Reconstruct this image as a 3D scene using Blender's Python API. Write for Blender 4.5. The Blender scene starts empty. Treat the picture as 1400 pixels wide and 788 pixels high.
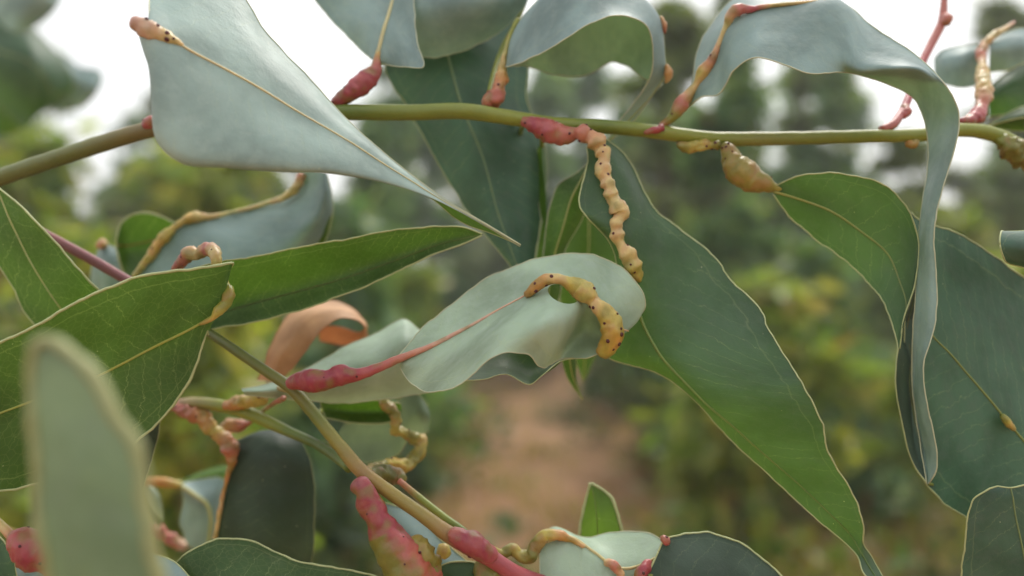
import bpy, math, random
import numpy as np
from mathutils import Vector, Matrix, noise

# ------------------------------------------------------------------ camera
scene = bpy.context.scene
CAMZ, FPX = 1.3, 1212.0            # camera height, focal length in photo pixels
cd = bpy.data.cameras.new('camera')
cam = bpy.data.objects.new('camera', cd)
scene.collection.objects.link(cam)
cam.location = (0, 0, CAMZ)
cam.rotation_euler = (math.radians(90), 0, 0)
cd.sensor_width = 36.0
cd.lens = 36.0 * FPX / 1400.0
cd.clip_start, cd.clip_end = 0.01, 2000
cd.dof.use_dof = True
cd.dof.focus_distance = 0.25
cd.dof.aperture_fstop = 5.2
scene.camera = cam

# ------------------------------------------------------------------ sky, sun, exposure
SUN_EL, SUN_AZ = 58.0, 25.0       # azimuth measured from +Y (ahead) towards +X
w = bpy.data.worlds.new('World'); scene.world = w; w.use_nodes = True
nt = w.node_tree; nt.nodes.clear()
sky = nt.nodes.new('ShaderNodeTexSky'); sky.sky_type = 'NISHITA'
sky.sun_disc = False
sky.sun_elevation = math.radians(SUN_EL); sky.sun_rotation = math.radians(SUN_AZ)
sky.air_density = 1.0; sky.dust_density = 6.0; sky.ozone_density = 1.0
hs = nt.nodes.new('ShaderNodeHueSaturation'); hs.inputs['Saturation'].default_value = 0.38
mx = nt.nodes.new('ShaderNodeMix'); mx.data_type = 'RGBA'; mx.inputs[0].default_value = 0.55
mx.inputs[7].default_value = (9.7, 9.75, 9.6, 1)          # thin even cloud sheet
bg = nt.nodes.new('ShaderNodeBackground'); bg.inputs['Strength'].default_value = 0.13
wo = nt.nodes.new('ShaderNodeOutputWorld')
nt.links.new(sky.outputs[0], hs.inputs['Color'])
nt.links.new(hs.outputs[0], mx.inputs[6])
nt.links.new(mx.outputs[2], bg.inputs['Color'])
nt.links.new(bg.outputs[0], wo.inputs['Surface'])
sd = bpy.data.lights.new('sun', 'SUN'); sd.energy = 1.4; sd.angle = math.radians(14)
sd.color = (1.0, 0.95, 0.87)
so = bpy.data.objects.new('sun', sd); scene.collection.objects.link(so)
az, el = math.radians(SUN_AZ), math.radians(SUN_EL)
sdir = Vector((math.sin(az) * math.cos(el), math.cos(az) * math.cos(el), math.sin(el)))
so.rotation_euler = (-sdir).to_track_quat('-Z', 'Y').to_euler()
so.location = (0, 0, 8)
scene.view_settings.view_transform = 'Standard'
scene.view_settings.look = 'None'
scene.view_settings.exposure = 0.45
scene.view_settings.gamma = 1.0
scene.view_settings.use_curve_mapping = False

# ------------------------------------------------------------------ helpers
rng = random.Random(7)
nrng = np.random.default_rng(11)
COL = scene.collection

def wp(x, y, d):
    """photo pixel + distance in cm -> world point"""
    D = d * 0.01
    return np.array([(x - 700.0) / FPX * D, D, CAMZ - (y - 394.0) / FPX * D])

def tag(o, label=None, cat=None, group=None, kind=None):
    if label: o['label'] = label
    if cat: o['category'] = cat
    if group: o['group'] = group
    if kind: o['kind'] = kind
    return o

def world_loc(o):
    v = Vector((0, 0, 0))
    while o:
        v = v + o.location
        o = o.parent
    return v

def empty(name, loc, label, cat, group=None):
    o = bpy.data.objects.new(name, None)
    o.empty_display_size = 0.05
    COL.objects.link(o); o.location = loc
    return tag(o, label, cat, group)

def mesh_obj(name, V, F, mats, parent=None, cols=None, uv=None, uv2=None, mi=None, smooth=True, origin=None):
    V = np.asarray(V, float)
    if origin is None: origin = V.mean(axis=0)
    me = bpy.data.meshes.new(name)
    me.from_pydata((V - origin).tolist(), [], F)
    for m in (mats if isinstance(mats, (list, tuple)) else [mats]): me.materials.append(m)
    if smooth: me.polygons.foreach_set('use_smooth', [True] * len(me.polygons))
    if mi is not None: me.polygons.foreach_set('material_index', mi)
    if cols is not None:
        a = me.color_attributes.new('Col', 'FLOAT_COLOR', 'POINT')
        c = np.ones((len(V), 4)); c[:, :3] = cols
        a.data.foreach_set('color', c.ravel())
    if uv is not None:
        li = np.zeros(len(me.loops), int); me.loops.foreach_get('vertex_index', li)
        for nm, arr in (('cm', uv), ('par', uv2)):
            if arr is None: continue
            l = me.uv_layers.new(name=nm)
            l.data.foreach_set('uv', np.asarray(arr)[li].ravel())
    me.update()
    o = bpy.data.objects.new(name, me); COL.objects.link(o)
    o.location = Vector(origin)
    if parent:
        o.location = Vector(origin) - world_loc(parent)
        o.parent = parent
    return o

def hermite(P, t, tt):
    """non-uniform Catmull-Rom through P (n,...) at params t, sampled at tt"""
    P = np.asarray(P, float); n = len(P)
    if n == 2:
        f = ((tt - t[0]) / (t[1] - t[0])).reshape(-1, *([1] * (P.ndim - 1)))
        return P[0] * (1 - f) + P[1] * f
    sh = (-1,) + (1,) * (P.ndim - 1)
    dt = (t[1:] - t[:-1]).reshape(sh)
    sl = (P[1:] - P[:-1]) / dt
    m = np.empty_like(P)
    m[0], m[-1] = sl[0], sl[-1]
    m[1:-1] = (sl[:-1] * dt[1:] + sl[1:] * dt[:-1]) / (dt[1:] + dt[:-1])
    i = np.clip(np.searchsorted(t, tt, side='right') - 1, 0, n - 2)
    h = dt[i]; s = ((tt - t[i]).reshape(sh)) / h
    return ((2*s**3 - 3*s**2 + 1) * P[i] + (s**3 - 2*s**2 + s) * h * m[i]
            + (-2*s**3 + 3*s**2) * P[i+1] + (s**3 - s**2) * h * m[i+1])

def chord(P):
    d = np.linalg.norm(P[1:] - P[:-1], axis=-1)
    if d.ndim > 1: d = d.mean(axis=1)
    return np.concatenate([[0], np.cumsum(np.maximum(d, 1e-5))])

def tube_geo(P, R, seg=10, bump=0.0, bscale=400.0, seed=0, cap=True):
    P = np.asarray(P, float); n = len(P)
    T = np.gradient(P, axis=0); T /= np.linalg.norm(T, axis=1)[:, None] + 1e-12
    N = np.zeros_like(P)
    a = np.array([0.0, -1.0, 0.2])
    for i in range(n):
        a = a - T[i] * a.dot(T[i]); a /= np.linalg.norm(a) + 1e-12
        N[i] = a
    B = np.cross(T, N)
    ang = np.linspace(0, 2*math.pi, seg, endpoint=False)
    V = P[:, None, :] + R[:, None, None] * (np.cos(ang)[None, :, None] * N[:, None, :] + np.sin(ang)[None, :, None] * B[:, None, :])
    if bump:
        for i in range(n):
            for j in range(seg):
                q = Vector(V[i, j] * bscale) + Vector((seed * 7.1, 0, seed * 3.3))
                k = noise.noise(q) + 0.5 * noise.noise(q * 2.3)
                V[i, j] += (V[i, j] - P[i]) * bump * k
    V = V.reshape(-1, 3)
    F = []
    for i in range(n - 1):
        for j in range(seg):
            k = (j + 1) % seg
            F.append((i*seg + j, i*seg + k, (i+1)*seg + k, (i+1)*seg + j))
    if cap:
        F.append(tuple(range(seg - 1, -1, -1)))
        F.append(tuple((n-1)*seg + j for j in range(seg)))
    return V, F

# ------------------------------------------------------------------ materials
def srgb(r, g, b):
    f = lambda c: (c/255/12.92) if c/255 <= 0.04045 else ((c/255 + 0.055)/1.055)**2.4
    return (f(r), f(g), f(b))

class N:
    """tiny node-tree helper"""
    def __init__(s, name):
        s.m = bpy.data.materials.new(name); s.m.use_nodes = True
        s.t = s.m.node_tree; s.t.nodes.clear()
    def n(s, typ, **kw):
        o = s.t.nodes.new(typ)
        for k, v in kw.items():
            if k[0] == '_':
                key = k[1:]
                key = int(key) if key.isdigit() else key.replace('_', ' ')
                if hasattr(v, 'is_linked'): s.t.links.new(v, o.inputs[key])
                else: o.inputs[key].default_value = v
            else: setattr(o, k, v)
        return o
    def math(s, op, a, b=None, c=None):
        o = s.t.nodes.new('ShaderNodeMath'); o.operation = op
        for i, v in enumerate((a, b, c)):
            if v is None: continue
            if hasattr(v, 'is_linked'): s.t.links.new(v, o.inputs[i])
            else: o.inputs[i].default_value = v
        return o.outputs[0]
    def mix(s, f, a, b, mode='MIX'):
        o = s.t.nodes.new('ShaderNodeMix'); o.data_type = 'RGBA'; o.blend_type = mode
        for i, v in ((0, f), (6, a), (7, b)):
            if hasattr(v, 'is_linked'): s.t.links.new(v, o.inputs[i])
            elif i == 0: o.inputs[i].default_value = v
            else: o.inputs[i].default_value = (*v, 1)
        return o.outputs[2]
    def ramp(s, f, a, b):
        o = s.t.nodes.new('ShaderNodeMapRange'); s.t.links.new(f, o.inputs[0])
        o.inputs[1].default_value = a; o.inputs[2].default_value = b
        o.interpolation_type = 'SMOOTHSTEP'
        return o.outputs[0]
    def out(s, sh):
        o = s.t.nodes.new('ShaderNodeOutputMaterial'); s.t.links.new(sh, o.inputs['Surface']); return s.m

def leaf_material(name, base, trans, tf=0.35, vein=0.4, rough=0.5, bloom=0.25, fine=0.3):
    k = N(name)
    cm = k.n('ShaderNodeUVMap', uv_map='cm'); par = k.n('ShaderNodeUVMap', uv_map='par')
    sx = k.n('ShaderNodeSeparateXYZ', _0=cm.outputs[0]); px = k.n('ShaderNodeSeparateXYZ', _0=par.outputs[0])
    info = k.n('ShaderNodeObjectInfo')
    off = k.n('ShaderNodeCombineXYZ', _2=k.math('MULTIPLY', info.outputs['Random'], 37.0))
    pos = k.n('ShaderNodeVectorMath', operation='ADD', _0=cm.outputs[0], _1=off.outputs[0]).outputs[0]
    n1 = k.n('ShaderNodeTexNoise', _Vector=pos, _Scale=0.55, _Detail=4.0).outputs[0]
    n2 = k.n('ShaderNodeTexNoise', _Vector=pos, _Scale=2.4, _Detail=5.0, _Roughness=0.65).outputs[0]
    n3 = k.n('ShaderNodeTexNoise', _Vector=pos, _Scale=26.0, _Detail=3.0).outputs[0]
    # side veins: thin pale lines leaving the midrib at an angle, bent by noise
    aw = k.math('ABSOLUTE', sx.outputs[1])
    q = k.math('SUBTRACT', sx.outputs[0], k.math('MULTIPLY', aw, 0.75))
    q = k.math('ADD', q, k.math('MULTIPLY', n2, 0.55))
    fr = k.math('ABSOLUTE', k.math('SUBTRACT', k.math('FRACT', k.math('MULTIPLY', q, 1.9)), 0.5))
    v1 = k.math('SUBTRACT', 1.0, k.ramp(fr, 0.0, 0.035))
    v1 = k.math('MULTIPLY', v1, k.ramp(n1, 0.35, 0.62))
    # vein running just inside the margin
    ev = k.math('ABSOLUTE', k.math('SUBTRACT', k.math('ADD', px.outputs[1], k.math('MULTIPLY', n2, 0.10)), 0.90))
    v2 = k.math('SUBTRACT', 1.0, k.ramp(ev, 0.0, 0.014))
    v2 = k.math('MULTIPLY', v2, 0.6)
    vo = k.n('ShaderNodeTexVoronoi', feature='DISTANCE_TO_EDGE', _Vector=pos, _Scale=4.6)
    v3 = k.math('MULTIPLY', k.math('SUBTRACT', 1.0, k.ramp(vo.outputs[0], 0.0, 0.05)), fine)
    vv = k.math('MULTIPLY', k.math('MAXIMUM', k.math('MAXIMUM', v1, v2), v3), vein)
    dark = tuple(c * 0.74 for c in base); lite = tuple(min(1, c * 1.22 + 0.01) for c in base)
    c = k.mix(k.ramp(n1, 0.3, 0.7), dark, lite)
    grey = sum(base) / 3
    c = k.mix(k.math('MULTIPLY', k.ramp(n2, 0.42, 0.72), bloom), c, (grey * 1.25, grey * 1.5, grey * 1.38))
    c = k.mix(k.math('MULTIPLY', k.ramp(n3, 0.60, 0.76), 0.22), c, tuple(x * 0.62 for x in base))
    # scattered bites / dust specks
    sp = k.n('ShaderNodeTexVoronoi', _Vector=pos, _Scale=2.1)
    spk = k.math('SUBTRACT', 1.0, k.ramp(sp.outputs[0], 0.022, 0.05))
    c = k.mix(k.math('MULTIPLY', spk, 0.75), c, srgb(205, 205, 165))
    cv = k.mix(vv, c, srgb(196, 205, 140))
    tr = k.mix(k.ramp(n1, 0.3, 0.7), tuple(x * 0.85 for x in trans), trans)
    tr = k.mix(k.math('MULTIPLY', vv, 0.9), tr, tuple(min(1, x * 1.8 + 0.04) for x in trans))
    hgt = k.math('ADD', k.math('MULTIPLY', vv, 0.8), k.math('ADD', n2, k.math('MULTIPLY', n3, 0.12)))
    bp = k.n('ShaderNodeBump', _Strength=0.35, _Distance=0.0006, _Height=hgt)
    rg = k.math('ADD', rough - 0.08, k.math('MULTIPLY', n2, 0.18))
    b = k.n('ShaderNodeBsdfPrincipled', _Base_Color=cv, _Roughness=rg, _Normal=bp.outputs[0])
    b.inputs['Specular IOR Level'].default_value = 0.42
    t = k.n('ShaderNodeBsdfTranslucent', _Color=tr, _Normal=bp.outputs[0])
    ms = k.n('ShaderNodeMixShader', _0=tf, _1=b.outputs[0], _2=t.outputs[0])
    return k.out(ms.outputs[0])

def stem_material(name, bscale=900.0, mottling=0.35, rough=0.42):
    """living bark and gall skin: own colour per vertex, mottled and finely pitted"""
    k = N(name)
    at0 = k.n('ShaderNodeAttribute', attribute_name='Col')
    class at: outputs = [k.mix(1.0, at0.outputs[0], (0.74, 0.74, 0.70), 'MULTIPLY')]
    tc = k.n('ShaderNodeTexCoord')
    n1 = k.n('ShaderNodeTexNoise', _Vector=tc.outputs['Object'], _Scale=bscale * 0.28, _Detail=4.0).outputs[0]
    n2 = k.n('ShaderNodeTexNoise', _Vector=tc.outputs['Object'], _Scale=bscale * 1.3, _Detail=4.0, _Roughness=0.7).outputs[0]
    c = k.mix(k.math('MULTIPLY', k.ramp(n1, 0.35, 0.7), mottling), at.outputs[0],
              k.mix(1.0, at.outputs[0], (1.22, 1.14, 0.9), 'MULTIPLY'))
    c = k.mix(k.math('MULTIPLY', k.ramp(n2, 0.55, 0.8), mottling * 0.9), c, k.mix(1.0, c, (0.55, 0.5, 0.5), 'MULTIPLY'))
    c = k.mix(k.math('MULTIPLY', k.ramp(n2, 0.42, 0.2), mottling * 0.4), c, srgb(190, 170, 125))
    bp = k.n('ShaderNodeBump', _Strength=0.4, _Distance=0.0004, _Height=n2)
    b = k.n('ShaderNodeBsdfPrincipled', _Base_Color=c, _Roughness=rough, _Normal=bp.outputs[0])
    b.inputs['Subsurface Weight'].default_value = 0.18
    b.inputs['Subsurface Radius'].default_value = (0.0012, 0.0006, 0.0003)
    b.inputs['Subsurface Scale'].default_value = 1.0
    return k.out(b.outputs[0])

def plain(name, col, rough=0.6, tf=0.0):
    k = N(name)
    tc = k.n('ShaderNodeTexCoord')
    n1 = k.n('ShaderNodeTexNoise', _Vector=tc.outputs['Object'], _Scale=350.0, _Detail=3.0).outputs[0]
    c = k.mix(n1, tuple(x * 0.75 for x in col), tuple(min(1, x * 1.25) for x in col))
    b = k.n('ShaderNodeBsdfPrincipled', _Base_Color=c, _Roughness=rough)
    if not tf: return k.out(b.outputs[0])
    t = k.n('ShaderNodeBsdfTranslucent', _Color=c)
    return k.out(k.n('ShaderNodeMixShader', _0=tf, _1=b.outputs[0], _2=t.outputs[0]).outputs[0])

M = {
    # waxy blades, bloom plus blue sky reflection put into the colour, darker green blades, young yellow-green blades
    'wax':   leaf_material('leaf_waxy', (0.225, 0.320, 0.322), (0.16, 0.28, 0.09), tf=0.24, vein=0.14, bloom=0.30, fine=0.0, rough=0.46),
    'pale':  leaf_material('leaf_pale_waxy', (0.345, 0.460, 0.340), (0.26, 0.36, 0.13), tf=0.20, vein=0.20, bloom=0.3, fine=0.0, rough=0.5),
    'powder': leaf_material('leaf_powder_blue', (0.310, 0.415, 0.385), (0.22, 0.32, 0.17), tf=0.20, vein=0.16, bloom=0.3, fine=0.0, rough=0.48),
    'slate': leaf_material('leaf_slate', (0.060, 0.126, 0.086), (0.055, 0.145, 0.035), tf=0.20, vein=0.20, bloom=0.35, fine=0.06),
    'mid':   leaf_material('leaf_grey_green', (0.058, 0.116, 0.066), (0.095, 0.22, 0.012), tf=0.32, vein=0.20, bloom=0.30, fine=0.10),
    'green': leaf_material('leaf_green', (0.042, 0.092, 0.030), (0.105, 0.225, 0.014), tf=0.34, vein=0.36, bloom=0.10, fine=0.30),
    'young': leaf_material('leaf_young', (0.080, 0.165, 0.030), (0.21, 0.38, 0.03), tf=0.45, vein=0.20, bloom=0.05, fine=0.1),
    'soft':  leaf_material('leaf_soft', (0.165, 0.235, 0.150), (0.20, 0.29, 0.12), tf=0.30, vein=0.20, bloom=0.25, fine=0.0),
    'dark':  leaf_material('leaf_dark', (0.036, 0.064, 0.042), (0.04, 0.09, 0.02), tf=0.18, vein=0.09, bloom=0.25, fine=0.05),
    'dead':  leaf_material('leaf_dead', srgb(202, 158, 116), srgb(160, 84, 50), tf=0.20, vein=0.2, bloom=0.0, fine=0.1, rough=0.6),
    'stem':  stem_material('stem_skin', 700.0, 0.45),
    'gall':  stem_material('gall_skin', 900.0, 0.5, 0.36),
    'spot':  plain('gall_spot', (0.075, 0.012, 0.012), 0.5),
    'rim':   plain('leaf_margin', (0.42, 0.46, 0.22), 0.5),
    'rimpale': plain('leaf_margin_pale', (0.46, 0.48, 0.32), 0.5),
    'rimsoft': plain('leaf_margin_soft', (0.31, 0.33, 0.15), 0.5),
    'rimdead': plain('leaf_margin_dry', srgb(176, 118, 80), 0.6),
}
PINK, RED, ROSE = srgb(184, 88, 98), srgb(160, 56, 76), srgb(196, 118, 108)
YEL, CREAM, OLIVE = srgb(208, 190, 100), srgb(226, 200, 142), srgb(132, 130, 58)
GRN, LIME, TAN = srgb(112, 132, 58), srgb(146, 156, 66), srgb(160, 142, 82)
ORANGE, PURP = srgb(204, 150, 84), srgb(150, 92, 96)

# ------------------------------------------------------------------ branch pieces
def path_pts(pts, step=0.0011):
    """pts: (x, y, d, r_px) -> smooth world path and radii in metres"""
    P = np.array([wp(*p[:3]) for p in pts]); R = np.array([p[3] / FPX * p[2] * 0.01 for p in pts])
    t = chord(P); n = max(4, int(t[-1] / step))
    n = min(n, 400)
    tt = np.linspace(0, t[-1], n)
    return hermite(P, t, tt), np.maximum(hermite(R, t, tt), 1e-4), tt / t[-1], t / t[-1]

def stem(name, pts, cols, parent, seg=14, bump=0.05, ext=None, mat='stem'):
    """ext: extra world points (x,y,z,r) prepended, so the shoot reaches the ground"""
    P, R, tt, tk = path_pts(pts)
    C = np.array([cols[min(i, len(cols)-1)] for i in range(len(pts))]) if len(cols) == len(pts) else None
    if C is None:
        ck = np.linspace(0, 1, len(cols)); C2 = np.array(cols)
        c = np.stack([np.interp(tt, ck, C2[:, i]) for i in range(3)], 1)
    else:
        c = np.stack([np.interp(tt, tk, C[:, i]) for i in range(3)], 1)
    if ext:
        E = np.array([e[:3] for e in ext] + [P[0], P[min(6, len(P)-1)]]); ER = np.array([e[3] for e in ext] + [R[0], R[min(6, len(R)-1)]])
        t = chord(E); n = 60; s = np.linspace(0, t[len(ext)], n)[:-1]
        P = np.concatenate([hermite(E, t, s), P]); R = np.concatenate([np.interp(s, t, ER), R])
        c = np.concatenate([np.repeat(c[:1], len(s), 0), c])
    V, F = tube_geo(P, R, seg, bump, 220.0, seed=rng.random() * 9)
    return mesh_obj(name, V, F, M[mat], parent, cols=np.repeat(c, seg, 0))

def gall(pts, cols, parent, spots=0, bump=0.16, name='gall', seg=20, spot_px=2.0, bscale=520.0, side=None, bead=0):
    P, R, tt, tk = path_pts(pts, 0.00055)
    L = chord(P)
    if bead:
        ph = rng.random() * 6
        R = R * (1 + 0.16 * np.sin(L / bead * 6.283 + ph + 1.3 * np.sin(L / bead * 2.1)) * np.clip(L / L[-1] * 6 - 1, 0, 1))
    # round the two ends
    for e in (L, L[-1] - L):
        R = np.where(e < R, np.minimum(R, np.sqrt(np.maximum(1e-9, R**2 - (R - e)**2)) + 2e-4), R)
    ck = np.linspace(0, 1, len(cols)); C = np.array(cols)
    c = np.stack([np.interp(tt, ck, C[:, i]) for i in range(3)], 1)
    V, F = tube_geo(P, R, seg, bump * 1.9, bscale, seed=rng.random() * 9)
    cc = np.repeat(c, seg, 0)
    sd = rng.random() * 40
    for q in range(len(V)):                    # blotches of the neighbouring skin colours
        f = noise.noise(Vector(V[q] * 330) + Vector((sd, 0, 0)))
        if f > 0.05: cc[q] = cc[q] * (1 - min(.55, f)) + np.array(OLIVE) * min(.55, f)
        elif f < -0.15: cc[q] = cc[q] * (1 - min(.25, -f)) + np.array(ROSE) * min(.25, -f)
    if side:  # one facing side tinted, a natural blush of the skin
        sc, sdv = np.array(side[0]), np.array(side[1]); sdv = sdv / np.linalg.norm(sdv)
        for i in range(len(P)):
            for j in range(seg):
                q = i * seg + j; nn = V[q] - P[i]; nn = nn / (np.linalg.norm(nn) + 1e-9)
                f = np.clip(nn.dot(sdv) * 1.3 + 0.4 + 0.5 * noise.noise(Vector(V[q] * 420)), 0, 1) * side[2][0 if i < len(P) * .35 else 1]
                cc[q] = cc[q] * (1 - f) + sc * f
    mi = [0] * len(F)
    n = len(P)
    tries = 0; placed = []
    base = V.copy()
    while len(placed) < spots and tries < 600:
        tries += 1
        i = rng.randrange(2, n - 2); j = rng.randrange(seg)
        if R[i] < 0.42 * R.max(): continue
        q = base[i*seg + j]; nn = q - P[i]; nn /= np.linalg.norm(nn)
        view = np.array([0, 0, CAMZ]) - q; view /= np.linalg.norm(view)
        if nn.dot(view) < 0.25 and rng.random() < 0.85: continue
        if any(np.linalg.norm(q - p) < 0.0013 for p in placed): continue
        placed.append(q)
        s = spot_px * rng.uniform(0.7, 1.25) * 0.000206
        a = np.cross(nn, [0.3, 0.2, 0.9]); a /= np.linalg.norm(a); b = np.cross(nn, a)
        k0 = len(V); ring = 8
        pv = []
        for rr, hh in ((1.0, -0.05), (0.8, 0.35), (0.35, 0.5)):
            for m in range(ring):
                th = 2 * math.pi * m / ring
                pv.append(q + s * (rr * (a * math.cos(th) * rng.uniform(.85, 1.15) + b * math.sin(th)) + nn * hh))
        pv.append(q + nn * s * 0.3)
        V = np.concatenate([V, np.array(pv)])
        for r in range(2):
            for m in range(ring):
                m2 = (m + 1) % ring
                F.append((k0 + r*ring + m, k0 + r*ring + m2, k0 + (r+1)*ring + m2, k0 + (r+1)*ring + m)); mi.append(1)
        for m in range(ring):
            F.append((k0 + 2*ring + m, k0 + 2*ring + (m+1) % ring, k0 + 3*ring)); mi.append(1)
        cc = np.concatenate([cc, np.repeat(np.array([[0.1, 0.02, 0.02]]), len(pv), 0)])
    return mesh_obj(name, V, F, [M['gall'], M['spot']], parent, cols=cc, mi=mi)

def leaf(parent, st, mid=1, mat='mid', margin=1.3, rib=(2.0, 0.8), ribcol=None, wav=0.35, nu=None, nv=22,
         hole=None, edgew=1.0, rimmat='rim', label=None, name='leaf', petiole=None, petcol=None, close0=False):
    """st: stations along the blade, each a row of (x, y, d) from margin to margin"""
    G = np.array([[wp(*p) for p in s] for s in st])
    ns, nc = G.shape[:2]
    t = chord(G[:, :, :]); nu = nu or int(np.clip(t[-1] / 0.0009, 30, 130))
    tt = np.linspace(0, t[-1], nu)
    A = hermite(G, t, tt)                                   # nu, nc, 3
    tc = chord(np.transpose(G, (1, 0, 2)))
    vs = []
    for c in range(nc - 1):
        k = max(3, int(round(nv * (tc[c+1] - tc[c]) / tc[-1])))
        vs += list(np.linspace(tc[c], tc[c+1], k, endpoint=False))
    vs = np.array(vs + [tc[-1]])
    B = np.transpose(hermite(np.transpose(A, (1, 0, 2)), tc, vs), (1, 0, 2)).copy()     # nu, nv, 3
    nvv = len(vs); im = int(np.argmin(abs(vs - tc[mid])))
    # gentle cockling of the blade
    du = np.gradient(B, axis=0); dv = np.gradient(B, axis=1)
    nn = np.cross(du, dv); nn /= np.linalg.norm(nn, axis=2)[..., None] + 1e-12
    sd = rng.random() * 50
    wdt = np.linalg.norm(B[:, -1] - B[:, 0], axis=1)
    for i in range(nu):
        fade = min(1, wdt[i] / 0.012)
        for j in range(nvv):
            p = Vector(B[i, j])
            e = abs(j - im) / max(1, max(im, nvv - 1 - im))
            k = noise.noise(p * 75 + Vector((sd, 0, 0))) * 0.0011 + noise.noise(p * 190 + Vector((0, sd, 0))) * 0.00035 * (0.3 + e)
            k -= 0.0003 * math.exp(-(e / 0.12) ** 2)
            B[i, j] += nn[i, j] * k * wav * fade * 1.2
    # slightly scalloped outline
    for edge, inner in ((0, 1), (nvv - 1, -1)):
        out = B[:, edge] - B[:, edge + 2 * inner]; out /= np.linalg.norm(out, axis=1)[:, None] + 1e-12
        for i in range(nu):
            p = Vector(B[i, edge])
            k = (noise.noise(p * 210 + Vector((sd, 5, edge))) * 0.00045 + noise.noise(p * 520 + Vector((0, sd, edge))) * 0.00022) * min(1, (wdt[i] / 0.012) ** 2) * edgew
            for m, f in ((0, 1.0), (1, 0.75), (2, 0.4)):
                if nvv > 8: B[i, edge + m * inner] += out[i] * k * f
    # uv in cm and 0..1
    s = np.concatenate([[0], np.cumsum(np.linalg.norm(B[1:, im] - B[:-1, im], axis=1))]) * 100
    wl = np.linalg.norm(B[:, 1:] - B[:, :-1], axis=2)
    wc = np.concatenate([np.zeros((nu, 1)), np.cumsum(wl, axis=1)], 1) * 100
    wc -= wc[:, im:im+1]
    uv = np.stack([np.repeat(s[:, None], nvv, 1), wc], 2).reshape(-1, 2)
    half = np.maximum(np.abs(wc[:, :1]), 1e-4); half2 = np.maximum(np.abs(wc[:, -1:]), 1e-4)
    vn = np.where(wc < 0, -wc / half, wc / half2)
    uv2 = np.stack([np.repeat((s / s[-1])[:, None], nvv, 1), vn], 2).reshape(-1, 2)
    V = B.reshape(-1, 3)
    F = [(i*nvv + j, i*nvv + j + 1, (i+1)*nvv + j + 1, (i+1)*nvv + j) for i in range(nu-1) for j in range(nvv-1)]
    if hole:
        (hx, hy, ha, hb, hr) = hole                           # eaten hole, on the blade itself
        X = V[:, 0] / V[:, 1] * FPX + 700; Y = 394 - (V[:, 2] - CAMZ) / V[:, 1] * FPX
        cr, sr = math.cos(hr), math.sin(hr)
        ex = ((X - hx) * cr + (Y - hy) * sr) / ha; ey = (-(X - hx) * sr + (Y - hy) * cr) / hb
        r = np.sqrt(ex**2 + ey**2); front = V[:, 1] < V[:, 1][np.argmin(r)] + 0.006
        ins = (r < 0.8) & front
        F2 = [f for f in F if not any(ins[v] for v in f)]
        cnt = np.zeros(len(V), int); cn2 = np.zeros(len(V), int)
        for f in F:
            for v in f: cnt[v] += 1
        for f in F2:
            for v in f: cn2[v] += 1
        for v in np.nonzero((cn2 > 0) & (cn2 < cnt))[0]:
            kx = (ex[v] / r[v]) * ha; ky = (ey[v] / r[v]) * hb
            nx = hx + kx * cr - ky * sr; ny = hy + kx * sr + ky * cr
            V[v] = wp(nx, ny, V[v, 1] * 100)
        F = F2
    m0 = M[mat]
    o = mesh_obj(name, V, F, m0, parent, uv=uv, uv2=uv2, origin=B[0, im])
    if label: o['label'] = label
    px = 0.01 / FPX
    # pale thickened margin
    if margin:
        for edge in (0, nvv - 1):
            P = B[:, edge].copy(); P[0] = B[0, im] * 0.0 + P[0]
            if close0: P = np.concatenate([B[0, min(im, edge):max(im, edge)+1][:: (1 if edge > im else -1)][:-1], P])
            R = np.full(len(P), margin * 0.62 * 0.000206)
            R *= 1 + 0.25 * np.array([noise.noise(Vector(p) * 300) for p in P])
            Vt, Ft = tube_geo(P, R, 6)
            mesh_obj('margin', Vt, Ft, M[rimmat], o)
    if rib:
        P = B[:, im] - nn[:, im] * 0.0
        sgn = np.sign(((np.array([0, 0, CAMZ]) - B[:, im]) * nn[:, im]).sum(1))
        P = P + nn[:, im] * (sgn * 0.00006)[:, None]
        R = np.linspace(rib[0], rib[1], nu) * 0.5 * 0.000206
        Vt, Ft = tube_geo(P, R, 8)
        rc = ribcol or (srgb(190, 196, 138), srgb(176, 186, 120))
        c = np.stack([np.linspace(rc[0][i], rc[1][i], nu) for i in range(3)], 1)
        mesh_obj('midrib', Vt, Ft, M['stem'], o, cols=np.repeat(c, 8, 0))
    if petiole:
        stem('petiole', petiole, petcol or [LIME, LIME], o, seg=10)
    return o

def flat(pts, d):
    return [(x, y, d) for x, y in pts]

# ------------------------------------------------------------------ ground
def ground_h(x, y):
    return 0.05 * noise.noise(Vector((x * 0.35, y * 0.35, 0.3))) + 0.02 * noise.noise(Vector((x * 1.7, y * 1.7, 4.0)))

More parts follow.
